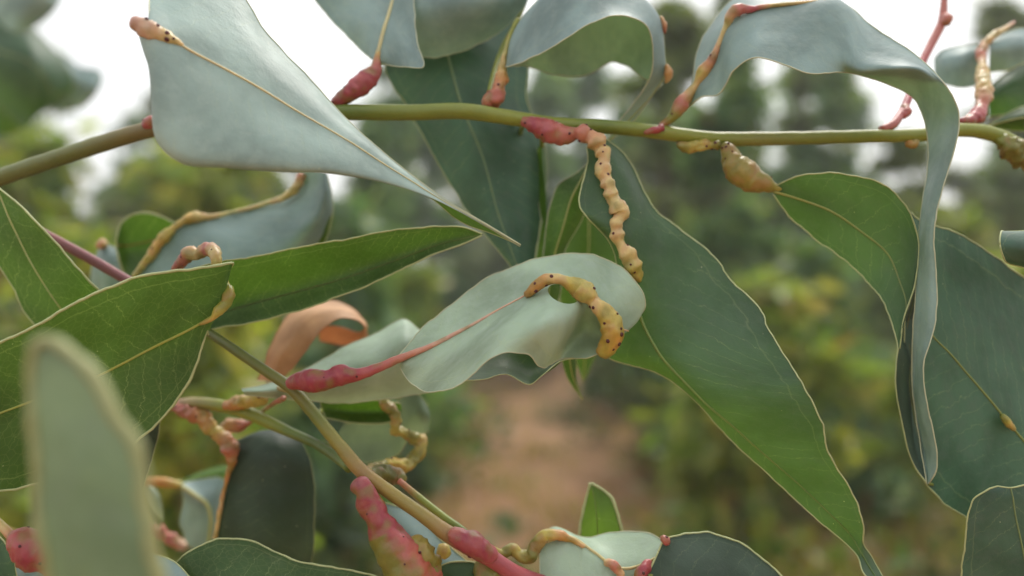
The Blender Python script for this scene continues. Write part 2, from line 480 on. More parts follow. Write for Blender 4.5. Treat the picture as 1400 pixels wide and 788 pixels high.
def soil_material():
    k = N('laterite_soil')
    tc = k.n('ShaderNodeTexCoord')
    n1 = k.n('ShaderNodeTexNoise', _Vector=tc.outputs['Object'], _Scale=0.8, _Detail=6.0).outputs[0]
    n2 = k.n('ShaderNodeTexNoise', _Vector=tc.outputs['Object'], _Scale=7.0, _Detail=6.0, _Roughness=0.7).outputs[0]
    n3 = k.n('ShaderNodeTexNoise', _Vector=tc.outputs['Object'], _Scale=60.0, _Detail=4.0).outputs[0]
    c = k.mix(k.ramp(n1, 0.3, 0.7), (0.30, 0.150, 0.070), (0.35, 0.200, 0.095))
    c = k.mix(k.math('MULTIPLY', k.ramp(n2, 0.45, 0.7), 0.65), c, (0.15, 0.11, 0.05))
    c = k.mix(k.math('MULTIPLY', k.ramp(n3, 0.5, 0.75), 0.5), c, (0.11, 0.06, 0.035))
    bp = k.n('ShaderNodeBump', _Strength=0.6, _Distance=0.02, _Height=k.math('ADD', n2, n3))
    b = k.n('ShaderNodeBsdfPrincipled', _Base_Color=c, _Roughness=0.9, _Normal=bp.outputs[0])
    return k.out(b.outputs[0])

gx = np.concatenate([[-900, -300, -120, -60], np.linspace(-30, 30, 121), [60, 120, 300, 900]])
gy = np.concatenate([[-900, -200, -50, -15], np.linspace(-5, 45, 101), [60, 100, 250, 1000]])
V = [(x, y, ground_h(x, y)) for y in gy for x in gx]
F = [(j*len(gx)+i, j*len(gx)+i+1, (j+1)*len(gx)+i+1, (j+1)*len(gx)+i) for j in range(len(gy)-1) for i in range(len(gx)-1)]
tag(mesh_obj('ground', V, F, soil_material(), origin=np.zeros(3)), kind='structure')

# ------------------------------------------------------------------ plantation behind
def foliage_material(name, tf=0.42):
    k = N(name)
    at = k.n('ShaderNodeAttribute', attribute_name='Col')
    b = k.n('ShaderNodeBsdfPrincipled', _Base_Color=at.outputs[0], _Roughness=0.5)
    tcol = k.mix(1.0, at.outputs[0], (1.5, 1.7, 0.55), 'MULTIPLY')
    t = k.n('ShaderNodeBsdfTranslucent', _Color=tcol)
    return k.out(k.n('ShaderNodeMixShader', _0=tf, _1=b.outputs[0], _2=t.outputs[0]).outputs[0])
FOL = foliage_material('background_foliage')
BARK = stem_material('sapling_bark', 30.0, 0.6, 0.8)
PAL = {
    'grey': [(0.11, 0.190, 0.09), (0.14, 0.225, 0.13), (0.085, 0.155, 0.06), (0.20, 0.26, 0.10)],
    'olive': [(0.13, 0.17, 0.065), (0.16, 0.20, 0.09), (0.11, 0.15, 0.075), (0.23, 0.24, 0.09)],
    'lime': [(0.19, 0.25, 0.05), (0.28, 0.31, 0.07), (0.15, 0.21, 0.065), (0.34, 0.31, 0.08)],
}
def leaf_cloud(P, D, L, W, C):
    """slim drooping blades: base, two pairs of shoulders, tip; folded along the midrib"""
    n = len(P)
    D = D / (np.linalg.norm(D, axis=1)[:, None] + 1e-9)
    S = np.cross(D, nrng.normal(size=(n, 3))); S /= np.linalg.norm(S, axis=1)[:, None] + 1e-9
    U = np.cross(S, D)
    L = L[:, None]; W = W[:, None]
    bend = U * L * nrng.uniform(-0.15, 0.25, (n, 1))
    vs = [P, P + D*L*0.3 + S*W*0.5 + U*W*0.12, P + D*L*0.3 - S*W*0.5 + U*W*0.12, P + D*L*0.62 + S*W*0.42 + bend*0.4 + U*W*0.1,
          P + D*L*0.62 - S*W*0.42 + bend*0.4 + U*W*0.1, P + D*L + bend]
    V = np.stack(vs, 1).reshape(-1, 3)
    F = []
    for i in range(n):
        b = i * 6
        F += [(b, b+1, b+2), (b+1, b+3, b+4, b+2), (b+3, b+5, b+4)]
    return V, F, np.repeat(C, 6, 0)

def tree_variant(H, pal, nl, seed, spread=0.75, low=0.25):
    r = random.Random(seed)
    n = 14
    tr = [(0.10 * r.uniform(-1, 1) * (i / n) * H * 0.4, 0.10 * r.uniform(-1, 1) * (i / n) * H * 0.4, H * i / (n - 1) - 0.12) for i in range(n)]
    for i in range(1, n): tr[i] = (tr[i-1][0] * 0.75 + tr[i][0] * 0.25, tr[i-1][1] * 0.75 + tr[i][1] * 0.25, tr[i][2])
    tr = np.array(tr); R = np.linspace(0.028, 0.004, n) * (H / 3.5)
    tV, tF = tube_geo(tr, R, 7)
    limbs = []; lv = []; lf = []
    for b in range(int(26 * H / 3.2)):
        f = r.uniform(low * 0.6, 0.97); k = f * (n - 1); i = min(n - 2, int(k))
        p0 = tr[i] + (tr[i+1] - tr[i]) * (k - i)
        a = r.uniform(0, 6.283); ln = spread * r.uniform(0.55, 1.15) * (1.25 - f * 0.85)
        up = r.uniform(0.25, 0.9)
        d = np.array([math.cos(a), math.sin(a), up]); d /= np.linalg.norm(d)
        pts = np.array([p0 + d * ln * q - np.array([0, 0, 0.32 * ln * q * q]) for q in np.linspace(0, 1, 6)])
        limbs.append(pts)
        v, fc = tube_geo(pts, np.linspace(0.010, 0.002, 6), 5)
        off = sum(len(x) for x in lv); lv.append(v); lf += [tuple(q + off for q in z) for z in fc]
    P = []; D = []; Lh = []; C = []
    cl = PAL[pal]
    for q in range(nl):
        b = limbs[r.randrange(len(limbs))]
        f = r.uniform(0.15, 1.0) * 5; i = min(4, int(f))
        p = b[i] + (b[i+1] - b[i]) * (f - i)
        p = p + np.array([r.gauss(0, 0.05), r.gauss(0, 0.05), r.gauss(0, 0.05)])
        d = np.array([r.gauss(0, 0.7), r.gauss(0, 0.7), r.uniform(-1.5, 0.35)])
        P.append(p); D.append(d); Lh.append(r.uniform(0.10, 0.19))
        c = cl[r.randrange(4)]; s = r.uniform(0.75, 1.3)
        if r.random() < 0.02: c = (0.28, 0.18, 0.07)
        C.append([x * s for x in c])
    Lh = np.array(Lh)
    fV, fF, fC = leaf_cloud(np.array(P), np.array(D), Lh, Lh * nrng.uniform(0.22, 0.38, len(Lh)), np.array(C))
    return (tV, tF), (np.concatenate(lv), lf), (fV, fF, fC)

VARS = []
def build_variant(H, pal, nl, seed, **kw):
    t, l, f = tree_variant(H, pal, nl, seed, **kw)
    def me(name, V, F, C, mat):
        m = bpy.data.meshes.new(name); m.from_pydata(np.asarray(V).tolist(), [], F); m.materials.append(mat)
        a = m.color_attributes.new('Col', 'FLOAT_COLOR', 'POINT'); c = np.ones((len(V), 4)); c[:, :3] = C
        a.data.foreach_set('color', c.ravel()); m.update(); return m
    bc = np.tile([0.20, 0.15, 0.11], (len(t[0]), 1)); lc = np.tile([0.16, 0.13, 0.07], (len(l[0]), 1))
    VARS.append((me('trunk', t[0], t[1], bc, BARK), me('limbs', l[0], l[1], lc, BARK), me('crown', f[0], f[1], f[2], FOL)))
for H, pal, nl, sd_, kw in ((4.0, 'grey', 5200, 1, {}), (4.6, 'grey', 6000, 2, {}), (3.7, 'olive', 5000, 3, {}), (5.0, 'olive', 6000, 4, {}),
                            (2.4, 'lime', 2600, 5, dict(low=0.15)), (4.3, 'grey', 3600, 6, {}), (1.7, 'lime', 1800, 7, dict(low=0.1, spread=0.6)),
                            (1.9, 'grey', 2400, 8, dict(low=0.1, spread=0.65))):
    build_variant(H, pal, nl, sd_, **kw)

def tree(v, x, y, rz, s, label, group):
    e = empty('eucalyptus_tree', (x, y, ground_h(x, y) - 0.02), label, 'tree', group)
    for nm, me, kd in (('trunk', VARS[v][0], None), ('limbs', VARS[v][1], 'stuff'), ('crown', VARS[v][2], 'stuff')):
        o = bpy.data.objects.new(nm, me); COL.objects.link(o); o.parent = e
        if kd: o['kind'] = kd
    e.rotation_euler = (0, 0, rz); e.scale = (s, s, s)
    return e

LT = {0: 'slim grey-green eucalyptus in the blurred plantation rows', 1: 'tall dense grey-green eucalyptus in the blurred plantation rows', 2: 'short olive-green eucalyptus in the blurred plantation rows',
      3: 'tall olive-green eucalyptus in the blurred plantation rows', 5: 'thinly leaved grey-green eucalyptus in the blurred plantation rows',
      'lime': 'yellow-green eucalyptus sapling blurred among the greyer plantation trees',
      'low': 'short bushy grey-green eucalyptus standing at the edge of the bare red soil'}
GT = {0: 'slim grey-green trees in the rows', 1: 'tall dense grey-green trees in the rows', 2: 'short olive trees in the rows', 3: 'tall olive trees in the rows', 5: 'thinly leaved trees in the rows'}
def at_px(x, Y): return (x - 700) / FPX * Y
for v, px, Y, s, k in ((4, 255, 1.55, 0.60, 'lime'), (4, 1405, 1.75, 0.60, 'lime'), (6, 1010, 3.4, 0.9, 'lime'), (6, 120, 2.6, 1.0, 'lime'), (4, 270, 3.6, 0.85, 'lime'), (6, 1370, 2.9, 0.95, 'lime'), (6, 585, 6.2, 1.0, 'lime'),
                       (4, 20, 4.2, 0.9, 'lime'), (4, 1290, 5.6, 0.8, 'lime'), (6, 1090, 7.0, 1.0, 'lime'), (6, 420, 5.0, 0.9, 'lime'),
                       (7, 520, 5.2, 1.0, 'low'), (7, 930, 6.2, 1.0, 'low'), (7, 470, 3.6, 0.95, 'low'), (7, 1130, 4.8, 0.9, 'low'),
                       (7, 330, 4.6, 0.9, 'low'), (7, 850, 9.0, 1.0, 'low'), (7, 1010, 8.2, 1.1, 'low'), (7, 1240, 8.0, 1.1, 'low')):
    tree(v, at_px(px, Y), Y, rng.uniform(0, 6.28), s, LT[k],
         {'lime': 'yellow-green saplings in the plantation', 'low': 'short trees at the edge of the bare soil'}[k])
# rows of the plantation
for row in range(8):
    Y0 = 5.8 + row * 3.2
    n = 17 + int(1.5 * row)
    for i in range(n):
        X = (i - (n - 1) / 2) / (n - 1) * 2.3 * Y0 + rng.uniform(-0.5, 0.5)
        Y = Y0 + rng.uniform(-1.1, 1.1)
        ppx = 700 + X / Y * FPX
        s = rng.uniform(0.86, 1.14) * (1.0 if row < 3 else 1.32)
        if row < 3 and 590 < ppx < 860: continue
        if row == 0: s *= 0.68
        if 1170 < ppx < 1340: s *= 0.66
        if 60 < ppx < 210 or 350 < ppx < 470: s *= 0.72
        v = rng.choice((0, 1, 2, 3, 5))
        tree(v, X, Y, rng.uniform(0, 6.28), s, LT[v], GT[v])
for v, px, Y, s in ((1, 745, 12.5, 1.0), (0, 845, 10.5, 1.0), (3, 905, 13.0, 1.0), (0, 515, 10.0, 1.0), (1, 1000, 11.0, 1.0), (3, 1095, 9.5, 0.9), (1, 330, 11.0, 0.95), (2, 680, 14.0, 1.15), (0, 20, 9.0, 1.0), (3, 1385, 9.0, 0.9)):
    tree(v, at_px(px, Y), Y, rng.uniform(0, 6.28), s, LT[v], GT[v])

# grass and dry litter
def bare(x, y):
    """1 on the bare red strip between the trees"""
    c = 0.15 + 0.05 * (y - 4); wd = 0.55 + 0.035 * y
    return math.exp(-((x - c) / wd) ** 4) if y > 3 else 0.55 * math.exp(-((x - 0.1) / 0.7) ** 4)
P = []; D = []; Lh = []; Wd = []; C = []
GC = [(0.22, 0.22, 0.065), (0.15, 0.18, 0.055), (0.40, 0.31, 0.12), (0.34, 0.25, 0.11), (0.13, 0.16, 0.05), (0.30, 0.19, 0.10)]
cnt = 0
while cnt < 6200:
    Y = 1.2 + 15 * rng.random() ** 1.25
    X = rng.uniform(-1.1, 1.1) * (Y + 0.5)
    den = noise.noise(Vector((X * 0.9, Y * 0.9, 9))) * 0.5 + 0.62
    if rng.random() > den * (1 - 0.74 * bare(X, Y)): cnt += 0.15; continue
    cnt += 1
    c0 = GC[rng.randrange(6)]; h = rng.uniform(0.10, 0.34)
    if bare(X, Y) > 0.4: c0 = GC[rng.choice((0, 2, 3, 5))]; h *= 0.6
    for b in range(rng.randint(9, 16)):
        P.append((X + rng.gauss(0, 0.07), Y + rng.gauss(0, 0.07), ground_h(X, Y) - 0.01))
        D.append((rng.gauss(0, 0.5), rng.gauss(0, 0.5), 1.0)); Lh.append(h * rng.uniform(0.5, 1.2)); Wd.append(rng.uniform(0.008, 0.02))
        s = rng.uniform(0.7, 1.3); C.append([q * s for q in c0])
gv, gf, gc = leaf_cloud(np.array(P), np.array(D), np.array(Lh), np.array(Wd), np.array(C))
tag(mesh_obj('grass', gv, gf, FOL, cols=gc, smooth=False), 'olive and straw coloured grass growing over the red soil', 'grass', kind='stuff')

# broad-leaved weeds
WV = []
for q in range(4):
    n = 90; r = random.Random(40 + q)
    P = np.array([(r.gauss(0, 0.13), r.gauss(0, 0.13), abs(r.gauss(0.12, 0.09)) + 0.0) for _ in range(n)])
    D = np.array([(p[0] * 4 + r.gauss(0, 0.4), p[1] * 4 + r.gauss(0, 0.4), r.uniform(-0.3, 0.9)) for p in P])
    Lh = np.array([r.uniform(0.05, 0.11) for _ in range(n)])
    cl = [(0.07, 0.12, 0.04), (0.10, 0.13, 0.05), (0.17, 0.18, 0.05), (0.06, 0.09, 0.05)][q]
    Cc = np.array([[x * r.uniform(0.7, 1.35) for x in cl] for _ in range(n)])
    v, f, c = leaf_cloud(P, D, Lh, Lh * 0.5, Cc)
    sv = []; sf = []
    for _ in range(7):
        e = P[r.randrange(n)]
        a, b = tube_geo(np.array([(0, 0, -0.04), e * 0.5 + np.array([0, 0, 0.03]), e]), np.array([0.004, 0.003, 0.002]), 5)
        off = sum(len(x) for x in sv); sv.append(a); sf += [tuple(z + off for z in y) for y in b]
    sv = np.concatenate(sv)
    ms = []
    for nm, vv, ff, cc, mt in (('foliage', v, f, c, FOL), ('stems', sv, sf, np.tile([0.14, 0.12, 0.06], (len(sv), 1)), BARK)):
        m = bpy.data.meshes.new(nm); m.from_pydata(vv.tolist(), [], ff); m.materials.append(mt)
        a = m.color_attributes.new('Col', 'FLOAT_COLOR', 'POINT'); c4 = np.ones((len(vv), 4)); c4[:, :3] = cc
        a.data.foreach_set('color', c4.ravel()); ms.append(m)
    WV.append(ms)
k = 0
while k < 90:
    Y = 2.6 + 8.5 * rng.random(); X = rng.uniform(-0.62, 0.62) * Y
    if rng.random() < 0.90 * bare(X, Y): continue
    k += 1; q = rng.randrange(4)
    e = empty('weed', (X, Y, ground_h(X, Y)), 'low broad-leaved weed clump on the red plantation floor', 'weed', 'weeds on the plantation floor')
    e.rotation_euler = (0, 0, rng.uniform(0, 6.28)); s = rng.uniform(0.6, 1.4); e.scale = (s, s, s)
    for m in WV[q]:
        o = bpy.data.objects.new(m.name.split('.')[0], m); COL.objects.link(o); o.parent = e
        if o.name.startswith('foliage'): o['kind'] = 'stuff'

# ================================================================== the galled shoots in front
# ---- upper branch -------------------------------------------------
ub = empty('eucalyptus_branch', (-0.42, 0.34, 0), 'long green eucalyptus branch running level, with galled petioles and large drooping leaves', 'branch', None)
stem('stem', [(-120, 285, 30, 12), (0, 243, 29, 11.5), (110, 206, 28.5, 11.5), (215, 175, 28.2, 11.5), (330, 160, 28, 11), (470, 154, 27.8, 11),
              (560, 154, 27.8, 11), (642, 153, 27.7, 11), (690, 160, 27.7, 10.5), (760, 170, 27.8, 9.5), (825, 173, 27.8, 9.5), (900, 181, 27.9, 10), (975, 190, 28, 10),
              (1034, 190, 28, 9.5), (1168, 187, 28.1, 9), (1264, 184, 28.3, 9), (1311, 178, 28.5, 9.5), (1351, 182, 28.7, 10), (1400, 202, 29, 10), (1480, 240, 29.5, 8)],
     [PURP, srgb(120,130,78), srgb(122,128,76), srgb(140,122,84), GRN, GRN, srgb(134, 146, 62), srgb(138, 148, 62), LIME, LIME, GRN, LIME, LIME, srgb(150, 152, 84), LIME, LIME, LIME, LIME, LIME, LIME], ub, seg=18,
     ext=[(-0.42, 0.34, -0.05, 0.009), (-0.41, 0.34, 0.6, 0.008), (-0.36, 0.33, 1.1, 0.006), (-0.27, 0.315, 1.27, 0.0045)])
gall([(196, 172, 28.1, 7), (208, 168, 28, 9), (216, 172, 28, 7)], [RED, ROSE], ub, 2, name='node')

# leaf A: big pale blade crossing the branch
A = leaf(ub, [
    [(192,52,23.2),(190,48,22.8),(196,38,22.5),(204,26,23)],
    [(208,105,23.3),(206,108,22.3),(232,52,22.7),(208,-20,24.2)],
    [(222,185,23.4),(217,190,22.0),(270,75,22.9),(250,-65,25.2)],
    [(250,212,23.6),(248,219,22.0),(315,99,23.1),(310,-30,25.2)],
    [(320,222,23.8),(318,228,22.3),(375,132,23.3),(368,48,24.9)],
    [(400,230,24.0),(395,233,22.7),(435,168,23.5),(432,117,24.6)],
    [(470,236,24.4),(467,239,23.2),(495,205,23.8),(490,178,24.4)],
    [(546,254,24.2),(545,255,23.9),(550,240,24.1),(548,228,24.3)],
    [(612,281,24.6),(612,281.5,24.4),(613,279,24.45),(614,277,24.5)],
    [(655,304,24.8),(655,304.5,24.7),(656,303,24.7),(657,302,24.75)],
    [(711,337,25.0),(711.5,336,24.95),(712,335.5,24.95),(712,335,24.95)]], mid=2, mat='powder', rib=(4, 1.0),
    ribcol=(srgb(226, 206, 158), srgb(205, 205, 160)), margin=1.5, rimmat='rimpale', label='broad pale waxy leaf with a spotted gall at its base',
    petiole=[(212, 170, 28, 4), (232, 130, 26.4, 4), (222, 80, 24.6, 4.5), (198, 42, 23, 6)], petcol=[ROSE, CREAM])
leaf(A, [
    [(572,262,24.25),(573,263,24.3),(574,264,24.4)],
    [(592,270,24.4),(593,272,24.8),(594,274,25.3)],
    [(614,281,24.5),(618,289,25.0),(622,298,25.6)],
    [(634,292,24.6),(638,300,25.1),(642,309,25.6)],
    [(655,303,24.75),(658,309,25.1),(660,315,25.5)],
    [(682,319,24.85),(684,322,25.0),(684,324,25.2)],
    [(710,335,24.97),(710.5,335.5,25),(711,336,25)]], mat='green', rib=None, margin=1.4, wav=0, name='rolled_edge')
gall([(181,38,22.7,7),(190,34,22.6,12),(203,41,22.6,13),(220,48,22.7,12),(236,55,22.75,7),(252,64,22.85,3)], [ROSE, srgb(222,190,170), CREAM, CREAM], A, 6, spot_px=2.6)

# leaf B: blue-grey blade rising from a crimson petiole gall
B_ = leaf(ub, [
    [(508,81,28.2),(514,84,28),(520,87,28.1)],
    [(492,68,28.7),(519,65,28.1),(552,92,27.7)],
    [(470,45,29.1),(524,45,28.3),(579,93,27.5)],
    [(448,22,29.5),(530,25,28.6),(571,60,28.0)],
    [(428,-5,29.9),(537,0,29),(566,10,28.7)],
    [(410,-50,30.5),(548,-40,29.8),(572,-40,29.6)],
    [(450,-110,31.4),(555,-100,30.8),(596,-100,30.7)],
    [(560,-180,32),(562,-180,32),(564,-180,32)]], mat='wax', rib=(7, 2), ribcol=(srgb(205,196,150), srgb(190,200,160)), margin=1.2, rimmat='rimpale')
gall([(452,147,27.9,5),(462,139,27.8,9),(474,131,27.8,11),(488,120,27.8,14),(503,108,27.9,13),(513,95,28,9),(515,82,28,5),(518,68,28.1,3.5)], [RED, RED, PINK, RED, ROSE, YEL], B_, 2, bump=0.1)

# leaf C: dark blade hanging behind the branch; its neighbour rolls forward over it
C_ = leaf(ub, [
    [(556,30,32),(600,20,31.5),(704,10,32.5)],
    [(527,92,31.4),(612,75,30.8),(722,80,32)],
    [(555,145,31.2),(630,140,30.4),(719,130,31.6)],
    [(600,225,30.8),(660,215,30),(745,200,31.2)],
    [(640,290,30.4),(682,295,29.7),(741,285,30.6)],
    [(668,328,30),(700,345,29.5),(733,345,30)],
    [(705,372,29.6),(715,385,29.4),(725,385,29.6)]], mat='slate', rib=(5, 2), margin=1.5, ribcol=(srgb(140,165,120), srgb(120,150,115)),
    petiole=[(690, 160, 28, 4), (700, 150, 32.6, 4), (650, 60, 32.8, 4), (604, 16, 31.7, 4)])
leaf(ub, [[(745,196,31.1),(740,198,30.8),(735,204,31.0)],[(748,225,31),(742,228,30.6),(736,232,30.9)],[(744,285,30.6),(748,288,30.2),(738,290,30.5)],
          [(734,345,30),(744,346,29.8),(752,340,30.2)],[(730,400,29.8),(738,400,29.7),(748,400,30)]], mat='young', rib=None, margin=1.6, rimmat='rimpale', wav=.1,
     petiole=[(738,174,28,3),(740,186,29.5,3),(741,200,30.7,3)])
leaf(ub, [
    [(556,-46,31.5),(565,20,29.0),(572,80,29.8)],
    [(600,-50,31.5),(605,15,28.8),(606,76,29.9)],
    [(640,-50,31.5),(642,10,28.8),(641,67,30.0)],
    [(680,-45,31.5),(685,3,29.0),(683,45,30.1)],
    [(712,-34,31.2),(718,-6,29.6),(715,12,30.2)],
    [(724,-14,30.6),(724,-9,30.4),(724,-4,30.4)]], mat='wax', rib=None, margin=1.2, rimmat='rimpale',
    petiole=[(665,142,27.9,4),(690,60,30,3.5),(712,18,30.3,3),(720,-2,30.4,3)])

# leaf D: arched blade, underside showing below the front margin
D_ = leaf(ub, [
    [(690,92,28.2),(692,88,28.4),(695,90,28.7)],
    [(700,90,27.6),(700,45,28.4),(722,91,29.8)],
    [(735,75,27.2),(735,0,28.4),(760,102,30.0)],
    [(775,52,27.0),(775,-30,28.6),(790,104,30.4)],
    [(815,29,27.0),(830,-30,28.8),(815,97,30.6)],
    [(850,21,27.2),(875,-5,28.8),(838,85,30.6)],
    [(880,33,27.4),(902,25,28.8),(862,92,30.4)],
    [(892,62,27.8),(910,72,28.8),(884,109,30)],
    [(890,100,28.2),(911,100,28.9),(905,114,29.8)],
    [(868,140,28.8),(890,132,29.1),(894,128,29.5)],
    [(846,166,29.1),(858,166,29.3),(868,163,29.5)],
    [(830,192,29.6),(833,192,29.6),(836,192,29.6)]], mat='wax', rib=(3, 2), margin=1.5, rimmat='rimpale', nv=30)
gall([(662,145,27.8,6),(668,139,27.9,9),(677,134,27.9,12),(682,121,28,9),(686,106,28.1,9),(686,94,28.2,6),(690,75,28.2,3.5),(698,48,28.3,3.5),(710,25,28.4,4)], [ROSE, ROSE, ORANGE, CREAM, srgb(190,190,120), LIME, LIME], D_, 1)
gall([(903,22,28.6,2),(908,34,28.6,4),(909,46,28.7,2)], [CREAM, ROSE], D_, 0)
gall([(911,88,28.7,2),(914,102,28.7,6),(910,114,28.8,2)], [ORANGE, CREAM], D_, 1)

# leaf E: the largest blade, beaded gall along its midrib
E_ = leaf(ub, [
    [(802,200,27.8),(818,200,27.3),(826,188,27.7)],
    [(803,222,27.2),(830,228,27),(853,210,27.9)],
    [(792,270,26.6),(840,270,26.7),(876,248,27.8)],
    [(798,292,26.4),(848,310,26.4),(893,284,27.6)],
    [(830,325,26.8),(855,345,26.5),(931,315,27.4)],
    [(842,355,27.0),(866,380,26.6),(970,345,27.1)],
    [(838,410,27.2),(872,415,26.6),(1003,388,26.6)],
    [(822,465,27.3),(880,445,26.5),(1037,420,26.0)],
    [(832,489,27.2),(893,470,26.3),(1053,455,25.4)],
    [(893,508,26.8),(915,502,26.0),(1078,495,24.9)],
    [(950,548,26.2),(965,552,25.6),(1098,528,24.5)],
    [(1000,602,26.1),(1018,598,25.6),(1122,575,24.4)],
    [(1067,664,26.0),(1080,652,25.6),(1135,625,24.6)],
    [(1120,712,25.8),(1130,698,25.5),(1167,678,24.8)],
    [(1160,747,25.6),(1165,735,25.4),(1181,723,25.0)],
    [(1172,760,25.4),(1175,752,25.3),(1180,742,25.3)],
    [(1180,782,25.0),(1187,772,25.3),(1194,764,25.7)],
    [(1206,810,25.0),(1209,806,25.2),(1213,800,25.4)]], mat='mid', rib=(6, 1.6), ribcol=(srgb(150,165,90), srgb(96,130,70)), margin=1.7, nu=150, nv=34,
    label='largest grey-green leaf, a yellow beaded gall running down its midrib')
gall([(712,164,27.6,5),(728,170,27.5,11),(745,177,27.4,15),(762,183,27.3,15),(777,185,27.2,12),(788,183,27.1,9),(797,183,27,12),(804,186,27,9),(813,191,26.9,13),(820,203,26.9,10),
      (826,214,26.8,10),(825,226,26.8,10.5),(826,240,26.7,9.5),(833,255,26.6,9),(837,270,26.6,9.5),(844,283,26.5,12),(848,292,26.5,11),(843,306,26.4,9),(844,322,26.4,9.5),(850,337,26.4,7.5),
      (858,348,26.4,11),(864,360,26.4,12),(870,373,26.5,9),(875,386,26.6,3)],
     [srgb(176,96,92), RED, PINK, ROSE, ROSE, srgb(214,160,124), CREAM, CREAM, CREAM, CREAM, CREAM, CREAM, CREAM, CREAM, YEL, YEL], E_, 24, bump=0.12, bead=0.0046)
# two narrow blades behind it
leaf(ub, [[(805,222,29.0),(806,222,29),(807,222,29)],[(789,236,29.2),(796,242,28.8),(803,246,29)],[(762,255,29.4),(780,275,28.9),(800,280,29.2)],[(751,288,29.5),(770,310,29),(795,300,29.4)],
          [(743,348,29.7),(758,350,29.3),(772,345,29.6)],[(738,400,29.8),(750,400,29.5),(766,400,29.8)],[(744,450,30),(748,450,30),(752,450,30)]], mat='green', rib=(3, 2), margin=1.6, rimmat='rimpale',
     petiole=[(800,176,28,3),(810,196,28.6,3),(806,223,29,2.5)])
leaf(ub, [[(806,240,33),(808,240,33),(810,240,33)],[(785,280,33.4),(805,285,33),(830,285,33.3)],[(772,330,33.5),(805,335,33),(845,330,33.5)],[(764,390,33.6),(800,400,33.2),(842,390,33.7)],[(775,460,34),(800,470,33.6),(825,460,34)],[(796,520,34),(798,522,34),(800,520,34)]],
     mat='green', rib=(3, 2), margin=1.5, petiole=[(815,176,28.2,3),(812,205,31,3),(808,240,33,2.5)])
leaf(ub, [[(765,455,29.5),(776,455,29.3),(787,455,29.5)],[(768,490,29.6),(779,492,29.4),(788,490,29.6)],[(775,515,29.7),(783,515,29.6),(788,518,29.7)],[(795,546,29.8),(796,547,29.8),(797,547,29.8)]], mat='green', rib=(2, 1), margin=1.2,
     petiole=[(716,168,28.2,3),(712,200,31.6,3),(722,300,31.4,3),(760,400,30.4,3),(775,455,29.4,2.5)])

# leaf F: long ribbon arching over and hanging down
F_ = leaf(ub, [
    [(941,147,28),(940,146,28),(938,145,28),(936,144,28.1)],
    [(957,134,27.4),(956,124,27.5),(952,113,27.8),(945,120,28.3)],
    [(983,127,27.0),(980,105,27.2),(974,83,27.6),(953,73,28.8)],
    [(1003,98,26.5),(1000,65,26.9),(994,33,27.4),(970,37,29)],
    [(1030,79,26.0),(1031,45,26.6),(1030,12,27.4),(1003,-2,29)],
    [(1074,90,25.8),(1076,50,26.4),(1080,6,27.3),(1060,-18,28.9)],
    [(1110,101,25.6),(1116,55,26.2),(1127,0,27.0),(1115,-16,28.5)],
    [(1145,99,25.9),(1150,70,26.0),(1160,14,26.9),(1160,8,27.7)],
    [(1172,102,26.6),(1178,96,25.5),(1186,60,26.2),(1190,34,27.0)],
    [(1214,115,27.2),(1214,97,25.4),(1216,75,25.9),(1218,53,26.6)],
    [(1248,133,27.0),(1256,99,25.2),(1256,88,25.6),(1256,78,26.1)],
    [(1262,158,26.8),(1276,124,25.7),(1286,114,25.3),(1292,116,25.2)],
    [(1268,190,26.6),(1286,165,26.0),(1300,156,25.6),(1311,154,25.1)],
    [(1268,228,26.4),(1283,212,25.9),(1296,204,25.5),(1307,196,25.1)],
    [(1262,268,26.2),(1271,262,25.6),(1280,262,25.3),(1288,263,25.1)],
    [(1256,320,26.2),(1262,318,25.5),(1270,318,25.2),(1277,318,25.1)],
    [(1253,380,25.9),(1260,385,25.6),(1271,388,25.2),(1281,392,25.1)],
    [(1249,445,25.9),(1257,450,25.7),(1267,450,25.2),(1277,450,25.0)],
    [(1247,490,26.1),(1252,500,26.0),(1257,498,25.4),(1263,498,25.0)],
    [(1248,535,26.3),(1252,545,26.2),(1258,545,25.5),(1266,545,25.1)],
    [(1254,580,26.3),(1259,590,26.2),(1267,590,25.6),(1276,588,25.2)],
    [(1261,625,26.1),(1266,630,26.1),(1274,628,25.6),(1281,626,25.3)],
    [(1266,653,25.9),(1268,656,25.9),(1272,655,25.6),(1277,651,25.5)],
    [(1267,661,25.8),(1268,662,25.8),(1269,662,25.7),(1270,661,25.7)]], mid=1, mat='wax', rib=None, margin=1.6, rimmat='rimpale', nu=170, nv=34, wav=.2,
    label='ribbon-like waxy leaf arching over the branch and hanging straight down')
gall([(900,176,27.9,4),(908,170,27.9,5),(920,160,27.8,7),(931,143,27.8,10.5),(940,132,27.8,8),(951,118,27.7,5.5),(962,99,27.6,9.5),(971,86,27.5,7),(984,58,27.4,4),(994,34,27.3,5),(1001,19,27.2,8),(1011,13,27.2,8),
      (1025,13,27.2,5),(1045,9,27.2,3.4),(1085,5,27.2,2.6),(1130,1,27,2)], [PINK, LIME, ROSE, CREAM, YEL, ROSE, CREAM, srgb(200,190,130), ROSE, PINK, CREAM, CREAM, CREAM, CREAM], F_, 2, bump=0.1)
gall([(880,182,27.6,3),(895,178,27.6,5),(908,174,27.7,6)], [PINK, RED], F_, 0)

